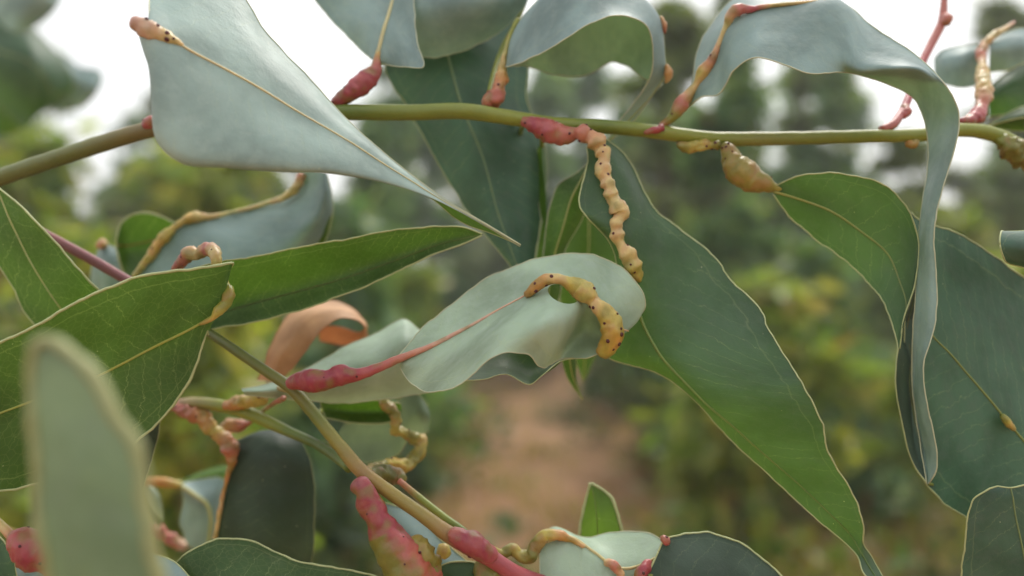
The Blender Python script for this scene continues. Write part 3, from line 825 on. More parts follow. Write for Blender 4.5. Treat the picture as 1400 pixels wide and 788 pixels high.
# leaf G: behind the ribbon, yellow gall on its stalk
G_ = leaf(ub, [
    [(1057,266,27.2),(1057,262,27.2),(1057,256,27.2)],
    [(1080,296,27.4),(1092,272,27),(1090,242,26.6)],
    [(1107,320,27.3),(1128,285,26.8),(1125,237,26.3)],
    [(1151,354,27.1),(1175,315,26.6),(1180,243,25.9)],
    [(1190,389,26.8),(1215,350,26.4),(1226,266,25.8)],
    [(1205,407,26.5),(1230,385,26.2),(1250,305,25.9)],
    [(1216,432,26.2),(1238,410,26.0),(1256,345,25.9)],
    [(1222,450,26.0),(1238,425,25.9),(1250,390,25.8)],
    [(1227,470,25.9),(1232,455,25.8),(1236,435,25.8)],
    [(1228,478,25.8),(1229,478,25.8),(1230,477,25.8)]], mat='mid', rib=(4, 1.2), ribcol=(srgb(170,175,100), srgb(110,140,95)), margin=1.7,
    label='grey-green leaf on a swollen yellow stalk, its tip behind the hanging ribbon leaf')
gall([(925,196,27.9,4),(940,202,27.8,7),(957,200,27.8,8),(975,198,27.8,6),(986,200,27.7,7)], [OLIVE, YEL, OLIVE], G_, 4, name='gall', bump=0.25)
gall([(988,196,27.7,6),(996,207,27.6,11),(1004,225,27.5,17),(1015,236,27.4,20),(1032,247,27.3,18),(1048,252,27.2,11),(1060,257,27.2,6),(1072,258,27.1,3)], [OLIVE, srgb(160,142,72), srgb(168,150,72), srgb(158,142,64), srgb(176,172,84)], G_, 7, bump=0.1)

# H: pink side twig with a bud
stem('side_twig', [(1205,178,28.2,6),(1218,172,28.3,6),(1232,155,28.8,5.5),(1243,132,29.4,5.5),(1264,79,30.6,5.5),(1276,55,31,6),(1288,30,31.3,6),(1291,0,31.6,4.5),(1296,-60,32.4,4)], [ROSE, PINK, PINK, ROSE, ROSE, ROSE], ub, seg=12)
gall([(1228,158,28.7,5),(1238,154,28.8,7),(1236,143,29,5)], [PINK, ROSE], ub, 0, name='bud')
gall([(1286,34,31.2,5),(1294,28,31.1,8),(1292,20,31.3,4)], [ROSE, ROSE], ub, 0, name='bud')
gall([(1242,192,28.2,5),(1246,198,28.1,7),(1252,192,28.2,5)], [ORANGE, OLIVE], ub, 0, name='bud')
# galled stalk and leaves near the right end of the branch
I_ = leaf(ub, [
    [(1337,60,33),(1338,75,32.6),(1338,117,32.8)],
    [(1315,62,33.2),(1316,80,32.5),(1316,120,32.6)],
    [(1290,68,33.6),(1292,85,33),(1293,116,33)],
    [(1277,80,34),(1277,90,34),(1279,106,34)]], mat='wax', rib=None, margin=1.2, rimmat='rimpale')
gall([(1312,166,28.6,5),(1324,164,28.8,7),(1336,158,29.2,11),(1341,146,29.6,8),(1346,128,30,11),(1344,112,30.6,9),(1343,98,31.2,8),(1343,85,31.6,5),(1341,72,32,7),(1347,60,32.2,5),(1357,50,32.3,5),(1375,39,32.6,3),(1387,30,33,2)], [PINK, PINK, ROSE, CREAM, CREAM, CREAM, ROSE, CREAM, CREAM, ROSE], I_, 4)
leaf(ub, [
    [(1354,52,32.6),(1353,70,32.2),(1352,99,32.6)],
    [(1375,44,33),(1376,66,32.2),(1378,95,32.5)],
    [(1400,38,33.4),(1402,62,32.4),(1402,86,32.6)],
    [(1440,40,34),(1442,65,33),(1442,90,33)],
    [(1490,70,34),(1490,72,34),(1490,74,34)]], mat='wax', rib=None, margin=1.6, rimmat='rim',
    petiole=[(1340,70,32,3),(1346,62,32.3,3),(1354,60,32.4,3)])
leaf(ub, [
    [(1352,172,31),(1352,173,31),(1353,174,31)],
    [(1376,156,31),(1378,165,30.6),(1380,178,31)],
    [(1402,144,31),(1404,160,30.4),(1406,180,31)],
    [(1450,140,31.6),(1450,160,31),(1450,178,31.4)],
    [(1500,160,32),(1500,161,32),(1500,162,32)]], mat='green', rib=(2, 2), margin=1.4,
    petiole=[(1340,182,28.8,3),(1346,178,30,3),(1352,173,31,2.5)])
leaf(ub, [
    [(1353,118,33.8),(1352,135,33.6),(1352,160,33.8)],
    [(1372,102,34),(1374,125,33.4),(1376,158,33.6)],
    [(1398,86,34.4),(1402,115,33.6),(1402,150,33.6)],
    [(1450,80,35),(1450,110,34),(1450,140,34)]], mat='mid', rib=None, margin=2.0, petiole=[(1345,130,30.2,3),(1350,135,32.5,3),(1353,136,33.6,3)])
gall([(1362,184,28.8,6),(1378,199,28.6,14),(1396,212,28.7,16),(1415,222,28.9,10)], [LIME, OLIVE, OLIVE, YEL], ub, 4, bump=0.3)

# ---- shoot at the right edge ---------------------------------------
rs = empty('eucalyptus_shoot', (0.30, 0.32, 0), 'broad-leaved eucalyptus shoot whose two big leaves hang behind and below the ribbon leaf', 'shoot')
stem('stem', [(1600,900,29,10),(1620,760,29,9),(1600,600,29,8),(1590,420,28.6,7),(1580,300,28,6)], [TAN, LIME, GRN], rs, seg=12, ext=[(0.30,0.32,-0.05,0.006),(0.29,0.32,0.6,0.005),(0.25,0.31,1.0,0.004)])
K_ = leaf(rs, [
    [(1560,800,28.5),(1570,795,28.5),(1580,790,28.5)],
    [(1470,800,27.6),(1510,735,28),(1540,620,28.6)],
    [(1390,755,27.2),(1450,665,27.5),(1490,470,28.4)],
    [(1321,709,27.0),(1390,592,27.2),(1430,404,28.2)],
    [(1276,673,26.9),(1340,532,27.1),(1380,366,28)],
    [(1252,632,26.9),(1300,485,27.0),(1340,337,27.8)],
    [(1240,560,27.0),(1270,452,27.0),(1305,318,27.6)],
    [(1236,480,27.0),(1255,400,27.0),(1276,309,27.4)],
    [(1238,400,27.0),(1245,350,27.0),(1256,301,27.2)],
    [(1243,296,27.1),(1244,293,27.1),(1246,291,27.1)]], mat='slate', rib=(5, 1.5), ribcol=(srgb(150,160,85), srgb(150,165,95)), margin=1.9, rimmat='rim',
    petiole=[(1618,770,29,4),(1595,785,28.7,4),(1570,795,28.5,3.5)])
gall([(1368,566,26.95,3),(1374,573,26.9,5),(1380,580,26.95,5),(1388,589,27,2.5)], [LIME, YEL, LIME], K_, 0)
leaf(rs, [  # added blade for the ribbon leaf's dark half, darkness put into its colour
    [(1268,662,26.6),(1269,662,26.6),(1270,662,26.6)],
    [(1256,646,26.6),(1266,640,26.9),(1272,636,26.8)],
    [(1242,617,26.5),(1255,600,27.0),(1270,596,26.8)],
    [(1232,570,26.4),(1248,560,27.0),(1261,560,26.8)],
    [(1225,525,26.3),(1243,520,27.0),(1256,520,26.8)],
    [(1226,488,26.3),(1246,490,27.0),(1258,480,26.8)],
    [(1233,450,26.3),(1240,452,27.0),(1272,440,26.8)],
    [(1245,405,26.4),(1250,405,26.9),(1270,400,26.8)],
    [(1252,370,26.6),(1254,370,26.7),(1264,368,26.7)]], mat='dark', rib=(2.4, 1), ribcol=(srgb(96,116,70), srgb(96,116,70)), margin=1.7, label='dark half of the hanging ribbon leaf, added as a separate narrow blade',
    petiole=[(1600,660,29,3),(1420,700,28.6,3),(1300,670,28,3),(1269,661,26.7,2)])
leaf(rs, [
    [(1364,665,24.8),(1382,667,24.75),(1402,663,24.8)],
    [(1347,671,24.8),(1383,672,24.75),(1424,668,24.9)],
    [(1334,680,24.85),(1385,681,24.75),(1440,682,25.0)],
    [(1326,695,24.9),(1387,695,24.8),(1452,702,25.1)],
    [(1320,740,25.1),(1396,738,25.0),(1470,745,25.4)],
    [(1314,800,25.5),(1408,800,25.3),(1480,810,25.7)],
    [(1335,880,25.9),(1425,880,25.8),(1490,880,26)],
    [(1440,960,26.4),(1450,960,26.4),(1460,960,26.4)]], mat='slate', rib=(2, 3), ribcol=(srgb(130,155,110), srgb(140,160,110)), margin=1.9, close0=True,
    petiole=[(1600,900,29,4),(1520,960,27.5,4),(1450,960,26.4,3.5)], label='leaf at the bottom of the shoot with a blunt wavy end')
leaf(rs, [
    [(1374,317,25.6),(1368,320,25.0),(1367,335,24.8),(1372,352,24.9),(1380,361,25.4)],
    [(1402,316,25.7),(1403,322,24.9),(1404,340,24.6),(1405,356,24.8),(1406,367,25.3)],
    [(1450,312,26),(1452,322,25),(1454,345,24.7),(1456,362,25),(1458,374,25.6)],
    [(1520,310,26.6),(1522,325,26),(1524,348,25.8),(1526,360,26),(1528,370,26.6)]], mid=2, mat='slate', rib=None, margin=1.8, close0=True, rimmat='rim',
    petiole=[(1585,340,28.2,4),(1550,345,27,4),(1522,345,26,3.5)])

# ---- lower branch ----------------------------------------------------
lb = empty('eucalyptus_branch', (0.10, 0.33, 0), 'slanting eucalyptus twig with crimson galls, olive below and pink towards its far end', 'branch')
stem('stem', [(900,860,26.5,14),(760,806,25.8,13),(703,784,25.4,12),(672,764,25.2,12),(645,747,25.1,14),(611,729,25.1,11.5),(577,704,25.2,9.5),(531,672,25.3,9.5),(497,647,25.4,10),(463,608,25.6,9),(434,572,25.8,8.5),(401,534,26,8),
              (358,504,26.4,7),(320,478,26.8,6.5),(283,453,27.3,6),(230,416,28,6.5),(180,387,28.6,7),(125,355,29,7),(75,328,29.3,7),(20,298,29.8,6),(-60,260,30.5,5)],
     [ROSE, PINK, PINK, PINK, PINK, srgb(168,134,88), srgb(160,144,78), srgb(166,148,80), srgb(164,132,84), srgb(150,142,70), srgb(120,130,56), srgb(124,122,60), srgb(110,116,52), srgb(104,112,54), srgb(104,112,54), srgb(130,90,84), PURP, PURP, PURP, PURP, PURP], lb, seg=18,
     ext=[(0.10,0.33,-0.05,0.008),(0.105,0.33,0.5,0.007),(0.105,0.32,0.95,0.006),(0.08,0.29,1.13,0.004)])
stem('side_twig', [(545,657,26.6,4),(575,682,26.4,5),(605,706,26,5.5),(634,727,25.5,5.5),(650,742,25.2,5)], [ROSE, LIME, LIME, GRN, PINK], lb, seg=12)
gall([(612,728,24.9,9),(630,737,24.8,14),(648,745,24.75,17),(662,754,24.8,14),(676,764,25,11)], [srgb(180,110,95), RED, RED, PINK], lb, 2, spot_px=3.2, bump=0.08)
gall([(655,762,25.6,6),(665,778,25.6,22),(680,800,25.6,28)], [srgb(150,140,60), OLIVE, OLIVE], lb, 0, bump=0.1)
gall([(488,654,25.1,8),(493,663,25.0,14),(499,672,24.9,13),(503,684,24.9,17),(508,694,24.9,18),(515,708,24.8,17),(523,724,24.8,21),(535,744,24.8,26),(550,764,24.8,30),(566,788,24.8,32),(584,820,25,28),(590,850,25.2,12)],
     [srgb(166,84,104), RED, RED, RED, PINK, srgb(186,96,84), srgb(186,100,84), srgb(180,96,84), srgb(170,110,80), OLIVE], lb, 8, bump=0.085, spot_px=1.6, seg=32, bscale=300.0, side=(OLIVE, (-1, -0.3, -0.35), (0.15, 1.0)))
gall([(560,735,25.0,8),(572,748,24.9,14),(582,766,24.9,17),(592,790,25,14)], [srgb(172,150,72), srgb(160,140,66), OLIVE], lb, 4, bump=0.2)

# hero leaf
U_ = leaf(lb, [
    [(544,488,25.3),(545,491,25.2),(546,494,25.2),(546,498,25.2),(547,503,25.3)],
    [(573,453,25.6),(576,465,25.3),(580,478,25.0),(569,500,24.8),(559,521,24.9)],
    [(620,414,26.0),(630,430,25.6),(640,447,25.1),(618,488,24.5),(590,537,24.4)],
    [(668,380,26.3),(680,400,25.9),(690,420,25.2),(664,464,24.3),(638,520,24.0)],
    [(700,366,26.4),(706,386,25.9),(714,407,25.3),(690,450,24.2),(668,492,23.8)],
    [(726,355,26.4),(733,374,25.9),(740,392,25.4),(718,442,24.0),(694,482,23.8)],
    [(752,350,26.4),(758,370,26.0),(766,386,25.5),(742,442,23.7),(722,486,24.0)],
    [(778,347,26.3),(784,366,25.9),(790,392,25.5),(772,444,24.2),(738,502,24.5)],
    [(822,352,26.1),(820,378,25.8),(814,412,25.4),(797,450,26.3),(768,491,26.0)],
    [(860,374,25.9),(850,402,25.6),(838,440,25.3),(824,466,25.9),(806,489,25.3)],
    [(880,402,25.8),(868,424,25.8),(850,450,25.5),(840,464,25.4),(828,478,25.4)],
    [(882,420,25.9),(872,438,25.9),(858,452,25.7),(850,460,25.6),(840,468,25.7)],
    [(868,440,26.3),(862,448,26.2),(856,452,26.1),(852,456,26.1),(846,460,26.1)]], mid=2, mat='pale', rib=(3.4, 2), ribcol=(srgb(226,178,162), srgb(226,196,164)),
    margin=1.4, rimmat='rimpale', nu=150, nv=50, wav=.22, hole=(770, 402, 22, 12, 0.35), label='pale waxy leaf with a crimson stalk and a curved yellow gall beside a small hole')
leaf(U_, [
    [(628,505,26.0),(630,514,25.4),(632,521,24.6)],
    [(650,485,26.6),(655,504,26.0),(660,519,24.9)],
    [(690,470,27.0),(693,496,26.4),(694,513,25.4)],
    [(720,468,27.0),(724,504,26.6),(724,526,25.4)],
    [(745,470,27.2),(752,500,26.8),(742,513,25.4)],
    [(775,470,27.4),(778,486,27.1),(770,493,26.4)],
    [(800,470,27.2),(802,482,26.9),(800,489,26.4)]], mat='mid', rib=None, margin=1.2, wav=.1, name='rolled_edge')
gall([(393,527,25.7,7),(402,523,25.6,10),(414,521,25.4,14),(428,521,25.2,16),(444,520,25.1,14),(456,517,25.1,13),(466,513,25.1,15),(478,513,25.1,11),(495,511,25.1,8),(518,503,25.1,6.5),(545,491,25.1,5.5),(585,475,24.95,3.8),(638,448,25.05,2.4),(690,420,25.2,1.6)],
     [PINK, RED, RED, RED, PINK, srgb(196,124,116), srgb(216,160,146), srgb(224,180,162), srgb(226,186,168), srgb(226,188,170), srgb(226,190,170)], U_, 3, bump=0.07, spot_px=1.5)
gall([(717,404,25.2,4),(724,400,25.1,6),(735,390,25.0,8),(750,382,25.0,8),(766,382,25.0,7),(778,387,25.0,9),(790,393,25.1,13.5),(802,402,25.0,14.5),(812,413,25.0,9.5),(820,421,24.9,11.5),(830,433,24.9,14.5),(836,446,24.9,16),(837,460,24.9,15),(830,475,25.0,12.5),(820,488,25.1,9.5)],
     [OLIVE, ORANGE, ORANGE, CREAM, YEL, YEL, srgb(206,186,104), CREAM, srgb(206,180,90), YEL, srgb(208,160,72), srgb(196,176,80), srgb(170,160,72)], U_, 15, bump=0.09, spot_px=2.7, seg=26)

# leaf N: big left leaf seen from below, with its own galled stalk
N_ = leaf(lb, [
    [(302,374,26.6),(292,430,26.0),(285,458,26.2)],
    [(315,361,24.7),(296,429,25.3),(281,456,25.7)],
    [(283,365,24.3),(270,445,25.3),(276,475,25.7)],
    [(233,371,24.1),(220,470,25.3),(259,521,25.8)],
    [(183,380,24.0),(170,496,25.3),(230,563,25.9)],
    [(150,393,23.9),(132,515,25.2),(188,603,25.9)],
    [(100,416,23.8),(90,531,25.1),(130,634,25.8)],
    [(50,445,23.8),(46,548,25.0),(50,661,25.7)],
    [(0,469,23.8),(0,565,24.9),(0,671,25.5)],
    [(-60,500,23.8),(-60,590,24.7),(-60,672,25.2)],
    [(-150,560,24),(-150,620,24.5),(-150,670,24.8)],
    [(-260,659,24.4),(-260,660,24.4),(-260,661,24.4)]], mat='green', rib=(4, 2.5), ribcol=(srgb(176,180,90), srgb(170,185,100)), margin=3.0, nu=130, nv=34,
    label='large green leaf with a pale branching vein network, seen against the light')
gall([(237,374,27.9,5),(244,364,27.4,7),(253,353,26.9,8),(261,346,26.6,10),(270,348,26.5,7),(281,341,26.4,9),(291,342,26.2,9),(295,354,25.8,8),(299,372,25.8,6),(308,390,25.4,6),(313,402,25.2,8.5),(308,415,25.1,7),(299,425,25.0,7),(292,434,25.0,4),(272,444,25.1,2.5)],
     [ROSE, ROSE, PINK, ROSE, CREAM, ROSE, CREAM, YEL, YEL, srgb(160,160,72), srgb(160,160,72), YEL, LIME], N_, 3, bump=0.14)
O_ = leaf(lb, [
    [(-6,255,27),(-5,255,27),(-4,255,27)],
    [(-22,300,27.4),(18,310,27.0),(40,293,26.4)],
    [(-8,350,27.6),(35,345,27.1),(63,318,26.4)],
    [(18,395,27.8),(55,380,27.2),(85,343,26.5)],
    [(38,432,28),(78,415,27.4),(115,376,26.7)],
    [(75,470,28.2),(105,450,27.8),(140,405,27.2)],
    [(135,470,28.4),(142,465,28.3),(150,455,28.2)]], mat='green', rib=(3, 3), margin=2.4, petiole=[(200,398,28.4,3),(170,440,28.5,3),(142,465,28.3,3)])
P_ = leaf(lb, [
    [(412,232,31),(430,234,30.6),(446,236,30.4),(448,240,31)],
    [(410,250,31.2),(428,258,30.6),(447,262,30.2),(455,280,31.4)],
    [(388,270,31.4),(412,285,30.6),(438,295,30.2),(451,308,31.6)],
    [(356,281,31.5),(388,305,30.6),(418,320,30.2),(443,332,31.6)],
    [(315,291,31.6),(345,325,30.6),(390,348,30.2),(418,352,31.4)],
    [(270,298,31.4),(300,335,30.6),(340,375,30.2),(352,385,31)],
    [(240,310,31.2),(260,350,30.6),(290,395,30.2),(296,402,30.8)],
    [(215,333,31),(225,365,30.6),(245,400,30.2),(250,405,30.6)],
    [(192,363,30.8),(196,385,30.5),(205,405,30.3),(208,408,30.5)],
    [(180,385,30.6),(183,395,30.5),(188,405,30.4),(190,408,30.4)]], mat='wax', rib=None, margin=2.4, nv=28, petiole=[(200,400,28.4,4),(186,400,29.6,4),(183,394,30.5,4)])
leaf(P_, [
    [(446,255,30.9),(447,256,30.9),(448,257,30.9)],
    [(444,268,30.7),(450,272,31.0),(455,280,31.4)],
    [(437,294,30.6),(445,300,31.0),(451,308,31.4)],
    [(418,318,30.6),(432,325,31.0),(444,332,31.4)],
    [(396,340,30.6),(410,344,31.0),(424,348,31.4)],
    [(372,360,30.6),(378,362,30.8),(384,364,31.0)]], mat='young', rib=None, margin=1.8, wav=0.1, name='rolled_edge')
gall([(412,236,30.9,6),(410,246,30.9,6),(402,260,30.9,6),(388,270,31,4.5),(368,277,31.2,3.5),(340,285,31.4,3),(310,292,31.4,3),(284,297,31.3,4.5),(266,297,31.2,7.5),(250,303,31.1,5),(238,312,31,4.5),(227,322,30.9,8),(216,335,30.8,6.5),(207,348,30.7,7),(196,362,30.6,5),(183,380,30.5,4)],
     [srgb(220,150,130), srgb(236,220,150), srgb(236,220,160), srgb(226,220,160), srgb(226,220,160), srgb(226,220,160), srgb(230,205,140), srgb(230,190,110), YEL, srgb(226,176,90), YEL, srgb(226,210,140)], P_, 3, bump=0.16)
leaf(lb, [
    [(159,326,33),(159,335,33),(163,356,33)],
    [(170,300,33.2),(174,336,33.6),(172,376,33.2)],
    [(198,291,33.2),(200,331,33.8),(190,390,33.2)],
    [(222,297,33.2),(226,326,33.8),(220,390,33.2)],
    [(246,312,33.2),(250,330,33.6),(250,385,33.2)],
    [(275,340,33.4),(278,350,33.4),(280,370,33.4)]], mat='green', rib=(3, 2), ribcol=(srgb(150,120,70), srgb(150,120,70)), margin=2.6, close0=True,
    petiole=[(205,402,28.4,3),(260,380,31,3),(277,352,33.4,3)])
leaf(lb, [
    [(137,334,34.5),(141,332,34.4),(146,333,34.5)],
    [(126,360,34.6),(146,352,34.0),(166,345,34.4)],
    [(124,392,34.6),(150,388,34.0),(174,382,34.4)],
    [(136,425,34.6),(155,425,34.2),(172,420,34.6)],
    [(158,450,34.6),(160,450,34.6),(162,450,34.6)]], mat='wax', rib=None, margin=1.6, petiole=[(230,418,28.2,3),(190,440,32,3),(160,450,34.6,3)])
gall([(134,338,34.2,4),(140,334,34.1,7),(148,336,34.2,4)], [ROSE, CREAM], lb, 0, name='bud')
R_ = leaf(lb, [
    [(240,376,27.2),(250,440,28.2),(250,458,28.1)],
    [(302,358,27.0),(300,428,28.1),(300,449,27.9)],
    [(350,351,26.8),(350,414,28.0),(350,441,27.7)],
    [(400,340,26.6),(410,398,27.8),(400,427,27.5)],
    [(467,328,26.4),(475,380,27.4),(467,404,27.1)],
    [(550,314,26.3),(545,355,27.0),(535,375,26.8)],
    [(600,310,26.3),(600,335,26.7),(590,349,26.6)],
    [(634,311,26.3),(635,326,26.5),(630,335,26.5)],
    [(659,320,26.4),(660,321,26.4),(659,322,26.4)]], mat='green', rib=(2.5, 1), ribcol=(srgb(92,116,66), srgb(100,125,70)), margin=2.0, label='long narrow dark green leaf pointing away behind the large veined leaf',
    petiole=[(245,428,27.8,4),(246,434,28,3.5),(250,438,28.2,3)])
T_ = leaf(lb, [
    [(352,520,30.8),(366,522,30.6),(380,526,30.6)],
    [(363,499,30.8),(377,505,30.4),(391,512,30.4)],
    [(369,478,30.8),(386,485,30.2),(406,495,30.3)],
    [(380,454,31.0),(400,465,30.2),(421,476,30.2)],
    [(401,425,31.6),(418,440,30.4),(432,460,30.0)],
    [(440,412,32.2),(450,425,30.8),(457,438,30.2)],
    [(479,419,32.6),(482,427,31.2),(483,436,30.6)],
    [(501,446,33.0),(502,446,32.0),(498,446,31.2)],
    [(496,468,33.4),(492,464,32.8),(488,456,32.2)],
    [(470,470,33.4),(466,460,33.0),(464,446,32.6)],
    [(438,468,33.2),(436,458,32.8),(440,446,32.6)]], mat='dead', rib=None, margin=1.6, rimmat='rimdead', wav=0.6, label='dried curled tan leaf hanging behind the crimson stalk',
    petiole=[(395,535,26.2,3),(378,530,28.5,3),(366,522,30.6,3)], petcol=[TAN, TAN])
V_ = leaf(ub, [
    [(330,532,28.4),(332,536,28.2),(335,540,28.4)],
    [(360,527,28.6),(366,535,28),(372,544,28.4)],
    [(395,516,28.8),(400,530,28),(405,547,28.4)],
    [(438,493,29.0),(445,522,27.9),(450,551,28.6)],
    [(475,473,29.2),(495,503,27.8),(500,549,28.6)],
    [(515,455,29.4),(530,492,27.8),(540,544,28.6)],
    [(552,437,29.5),(560,473,28.0),(578,538,28.7)],
    [(572,450,29.8),(590,485,28.8),(604,530,29)],
    [(604,480,29.8),(612,490,29.6),(618,505,29.6)]], mat='pale', rib=None, margin=1.6, rimmat='rimpale', label='pale folded leaf lying behind the crimson-stalked leaf',
    petiole=[(716,168,28.2,3),(712,200,32.4,3),(716,300,32.2,3),(706,380,31,3),(650,450,30.2,3),(612,490,29.7,3)])
leaf(lb, [
    [(438,545,29.6),(440,560,29.8),(446,572,29.6)],
    [(480,548,29.6),(482,563,30.2),(484,578,29.8)],
    [(525,548,29.6),(527,562,30.2),(530,578,29.8)],
    [(548,552,29.8),(549,562,30.0),(546,572,29.8)]], mat='green', rib=None, margin=1.6, close0=True, petiole=[(434,572,25.8,3),(436,566,28,3),(440,560,29.6,3)])
AA = leaf(lb, [
    [(470,580,31.5),(460,600,31.5),(462,628,31.5)],
    [(500,572,31.4),(510,600,31.6),(505,632,31.4)],
    [(535,560,31.0),(545,590,31),(545,620,31.2)],
    [(555,540,30.6),(562,570,30.3),(562,598,30.8)],
    [(574,540,30.5),(578,565,30.2),(576,597,30.6)],
    [(586,556,30.6),(588,570,30.5),(586,588,30.6)]], mat='soft', rib=None, margin=1.4)
gall([(520,548,29.2,6),(528,554,29.0,8),(537,563,29,8),(541,575,29,7),(541,588,29.1,7),(552,592,29.3,7),(562,598,29.5,8),(575,606,29.7,10),(573,618,29.6,8),(566,628,29.4,8),(554,636,29.0,8),(538,633,28.6,7),(522,637,28,6),(508,640,27.2,6),(500,648,26,5)],
     [YEL, OLIVE, YEL, OLIVE, YEL, OLIVE, YEL, srgb(196,172,60), OLIVE, TAN, CREAM, OLIVE], AA, 5, bump=0.25)
gall([(500,650,26.4,8),(525,650,27.2,14),(545,652,27.4,11),(552,658,27.2,5)], [OLIVE, srgb(88,88,40), OLIVE], AA, 0, bump=0.15)
# side twig to the left, with leaf W over it
stem('side_twig', [(228,556,31,7),(264,551,30.4,8),(307,556,29.8,8.5),(342,566,29.4,9),(370,579,29,8),(396,591,28.6,7),(430,606,27.8,6.5),(455,622,27,7),(478,640,26,7)], [ROSE, srgb(176,160,110), LIME, LIME, LIME, GRN, srgb(88,108,46), srgb(88,108,46), GRN], lb, seg=14)
W_ = leaf(lb, [
    [(328,614,31.6),(365,602,32),(402,608,31.8)],
    [(322,606,30.6),(365,590,30.6),(410,599,30.6)],
    [(314,635,30.2),(370,618,29.8),(424,630,30.2)],
    [(307,665,30.2),(368,665,29.7),(430,660,30.2)],
    [(300,695,30.2),(365,710,29.7),(430,712,30.2)],
    [(292,745,30.4),(360,770,29.9),(427,770,30.4)],
    [(292,800,30.6),(350,840,30.3),(410,830,30.6)],
    [(328,900,31),(330,900,31),(332,900,31)]], mat='dark', rib=None, margin=0.8, label='dark blunt leaf hanging over the side twig')
gall([(240,556,30.6,6),(252,562,30.4,9),(264,566,30.2,10),(277,570,30.1,10),(286,584,30,10),(298,594,30,9),(308,602,30,11),(315,614,30,12),(317,630,30,6),(312,648,30,3.5),(302,690,30.1,3),(294,738,30.3,3)], [ROSE, ROSE, ORANGE, YEL, ROSE, ORANGE, ORANGE, CREAM, CREAM, CREAM], W_, 5, bump=0.2)
gall([(306,556,29.6,5),(322,552,29.3,9),(340,549,29,9),(356,546,28.9,9),(366,548,28.8,4)], [ORANGE, ORANGE, YEL, YEL], lb, 2, bump=0.2)
gall([(300,586,31,4),(312,582,30.8,9),(326,582,30.7,9),(337,580,30.5,4),(352,568,30,3),(372,553,29,3),(388,545,27.5,4)], [CREAM, ROSE, CREAM, ROSE, ROSE], lb, 0, name='bud')
# bottom leaves
leaf(lb, [
    [(234,776,26.4),(236,785,26.4),(238,800,26.4)],
    [(261,753,26.2),(270,790,25.6),(275,830,25.6)],
    [(300,737,26.4),(310,790,25.4),(315,840,25.4)],
    [(339,738,26.4),(350,800,25.4),(350,850,25.4)],
    [(393,763,26.2),(395,810,25.4),(395,850,25.4)],
    [(428,772,26),(430,815,25.4),(430,850,25.4)],
    [(486,782,25.8),(485,815,25.4),(480,850,25.4)],
    [(545,800,25.6),(548,810,25.4),(545,825,25.4)]], mat='green', rib=None, margin=2.2, close0=True, label='green leaf with a wavy pale margin below the dark blunt leaf',
    petiole=[(590,845,25.2,4),(568,825,25.4,4),(546,812,25.4,4)])
leaf(lb, [
    [(522,686,27.6),(524,690,27.6),(526,700,27.6)],
    [(560,700,27.6),(552,720,27.2),(540,735,27.4)],
    [(600,735,27.4),(585,755,26.9),(560,775,27.2)],
    [(640,770,27.2),(625,785,26.8),(600,800,27.2)],
    [(660,800,27.2),(655,805,27.2),(650,810,27.2)]], mat='wax', rib=None, margin=1.6, petiole=[(505,655,25.6,4),(514,672,26.6,3.5),(524,690,27.5,3)])
leaf(lb, [
    [(590,782,25.9),(592,790,25.9),(594,800,25.9)],
    [(612,769,25.9),(615,790,25.6),(618,815,25.7)],
    [(640,768,25.9),(642,790,25.6),(645,815,25.7)],
    [(672,780,25.9),(674,795,25.8),(675,810,25.8)]], mat='mid', rib=None, margin=2.0, close0=True, petiole=[(584,812,25.1,4),(588,800,25.6,4),(593,791,25.9,3)])
gall([(604,745,26.4,5),(607,755,26.2,10),(608,765,26.2,5)], [YEL, YEL], lb, 0)
AD = leaf(lb, [
    [(741,728,26.6),(738,745,26.2),(738,790,25.8)],
    [(760,720,26.8),(774,734,26.2),(758,800,25.4)],
    [(797,734,27.0),(810,755,26.1),(790,805,25.4)],
    [(846,728,27.0),(842,777,25.9),(830,810,25.4)],
    [(886,728,26.8),(872,775,26),(860,810,25.6)],
    [(903,736,26.6),(893,765,26.1),(880,800,25.8)],
    [(909,744,26.5),(905,755,26.3),(898,775,26.1)]], mat='pale', rib=(5, 4), ribcol=(srgb(215,205,150), srgb(205,190,140)), margin=1.4, close0=True, rimmat='rimpale',
    label='pale leaf below with a beaded yellow gall leading to it')
gall([(660,752,25.6,4),(674,752,25.8,5),(686,757,25.9,6),(699,751,26,8),(712,759,26,9),(724,760,26,10),(733,746,26,9),(744,733,26,8),(756,731,26,8),(768,733,26,7),(780,738,26,4),(800,748,26,3)], [ROSE, YEL, OLIVE, YEL, OLIVE, OLIVE, YEL, ORANGE, ORANGE, CREAM], AD, 0, bump=0.15)
gall([(826,768,25.8,4),(838,772,25.6,7),(845,780,25.6,6),(852,790,25.6,4)], [CREAM, ROSE, CREAM], AD, 0)
gall([(888,766,25.8,4),(882,776,25.6,8),(876,786,25.5,9),(870,800,25.6,7)], [PINK, RED, ORANGE], AD, 1)
leaf(lb, [
    [(807,661,28.2),(808,661,28.2),(809,661,28.2)],
    [(803,676,28.3),(812,678,28.1),(824,670,28.2)],
    [(797,699,28.3),(815,700,28),(837,683,28.2)],
    [(793,725,28.3),(817,725,28),(845,710,28.2)],
    [(790,750,28.3),(820,755,28),(852,735,28.2)],
    [(800,790,28.3),(822,795,28.1),(848,785,28.2)],
    [(824,825,28),(826,825,28),(828,825,28)]], mat='young', rib=(1.5, 2), ribcol=(srgb(110,140,60), srgb(110,140,60)), margin=4.2, rimmat='rim', label='small bright green leaf tip with a thick pale margin',
    petiole=[(850,838,26.2,4),(838,832,27.2,3),(826,825,28,3)])
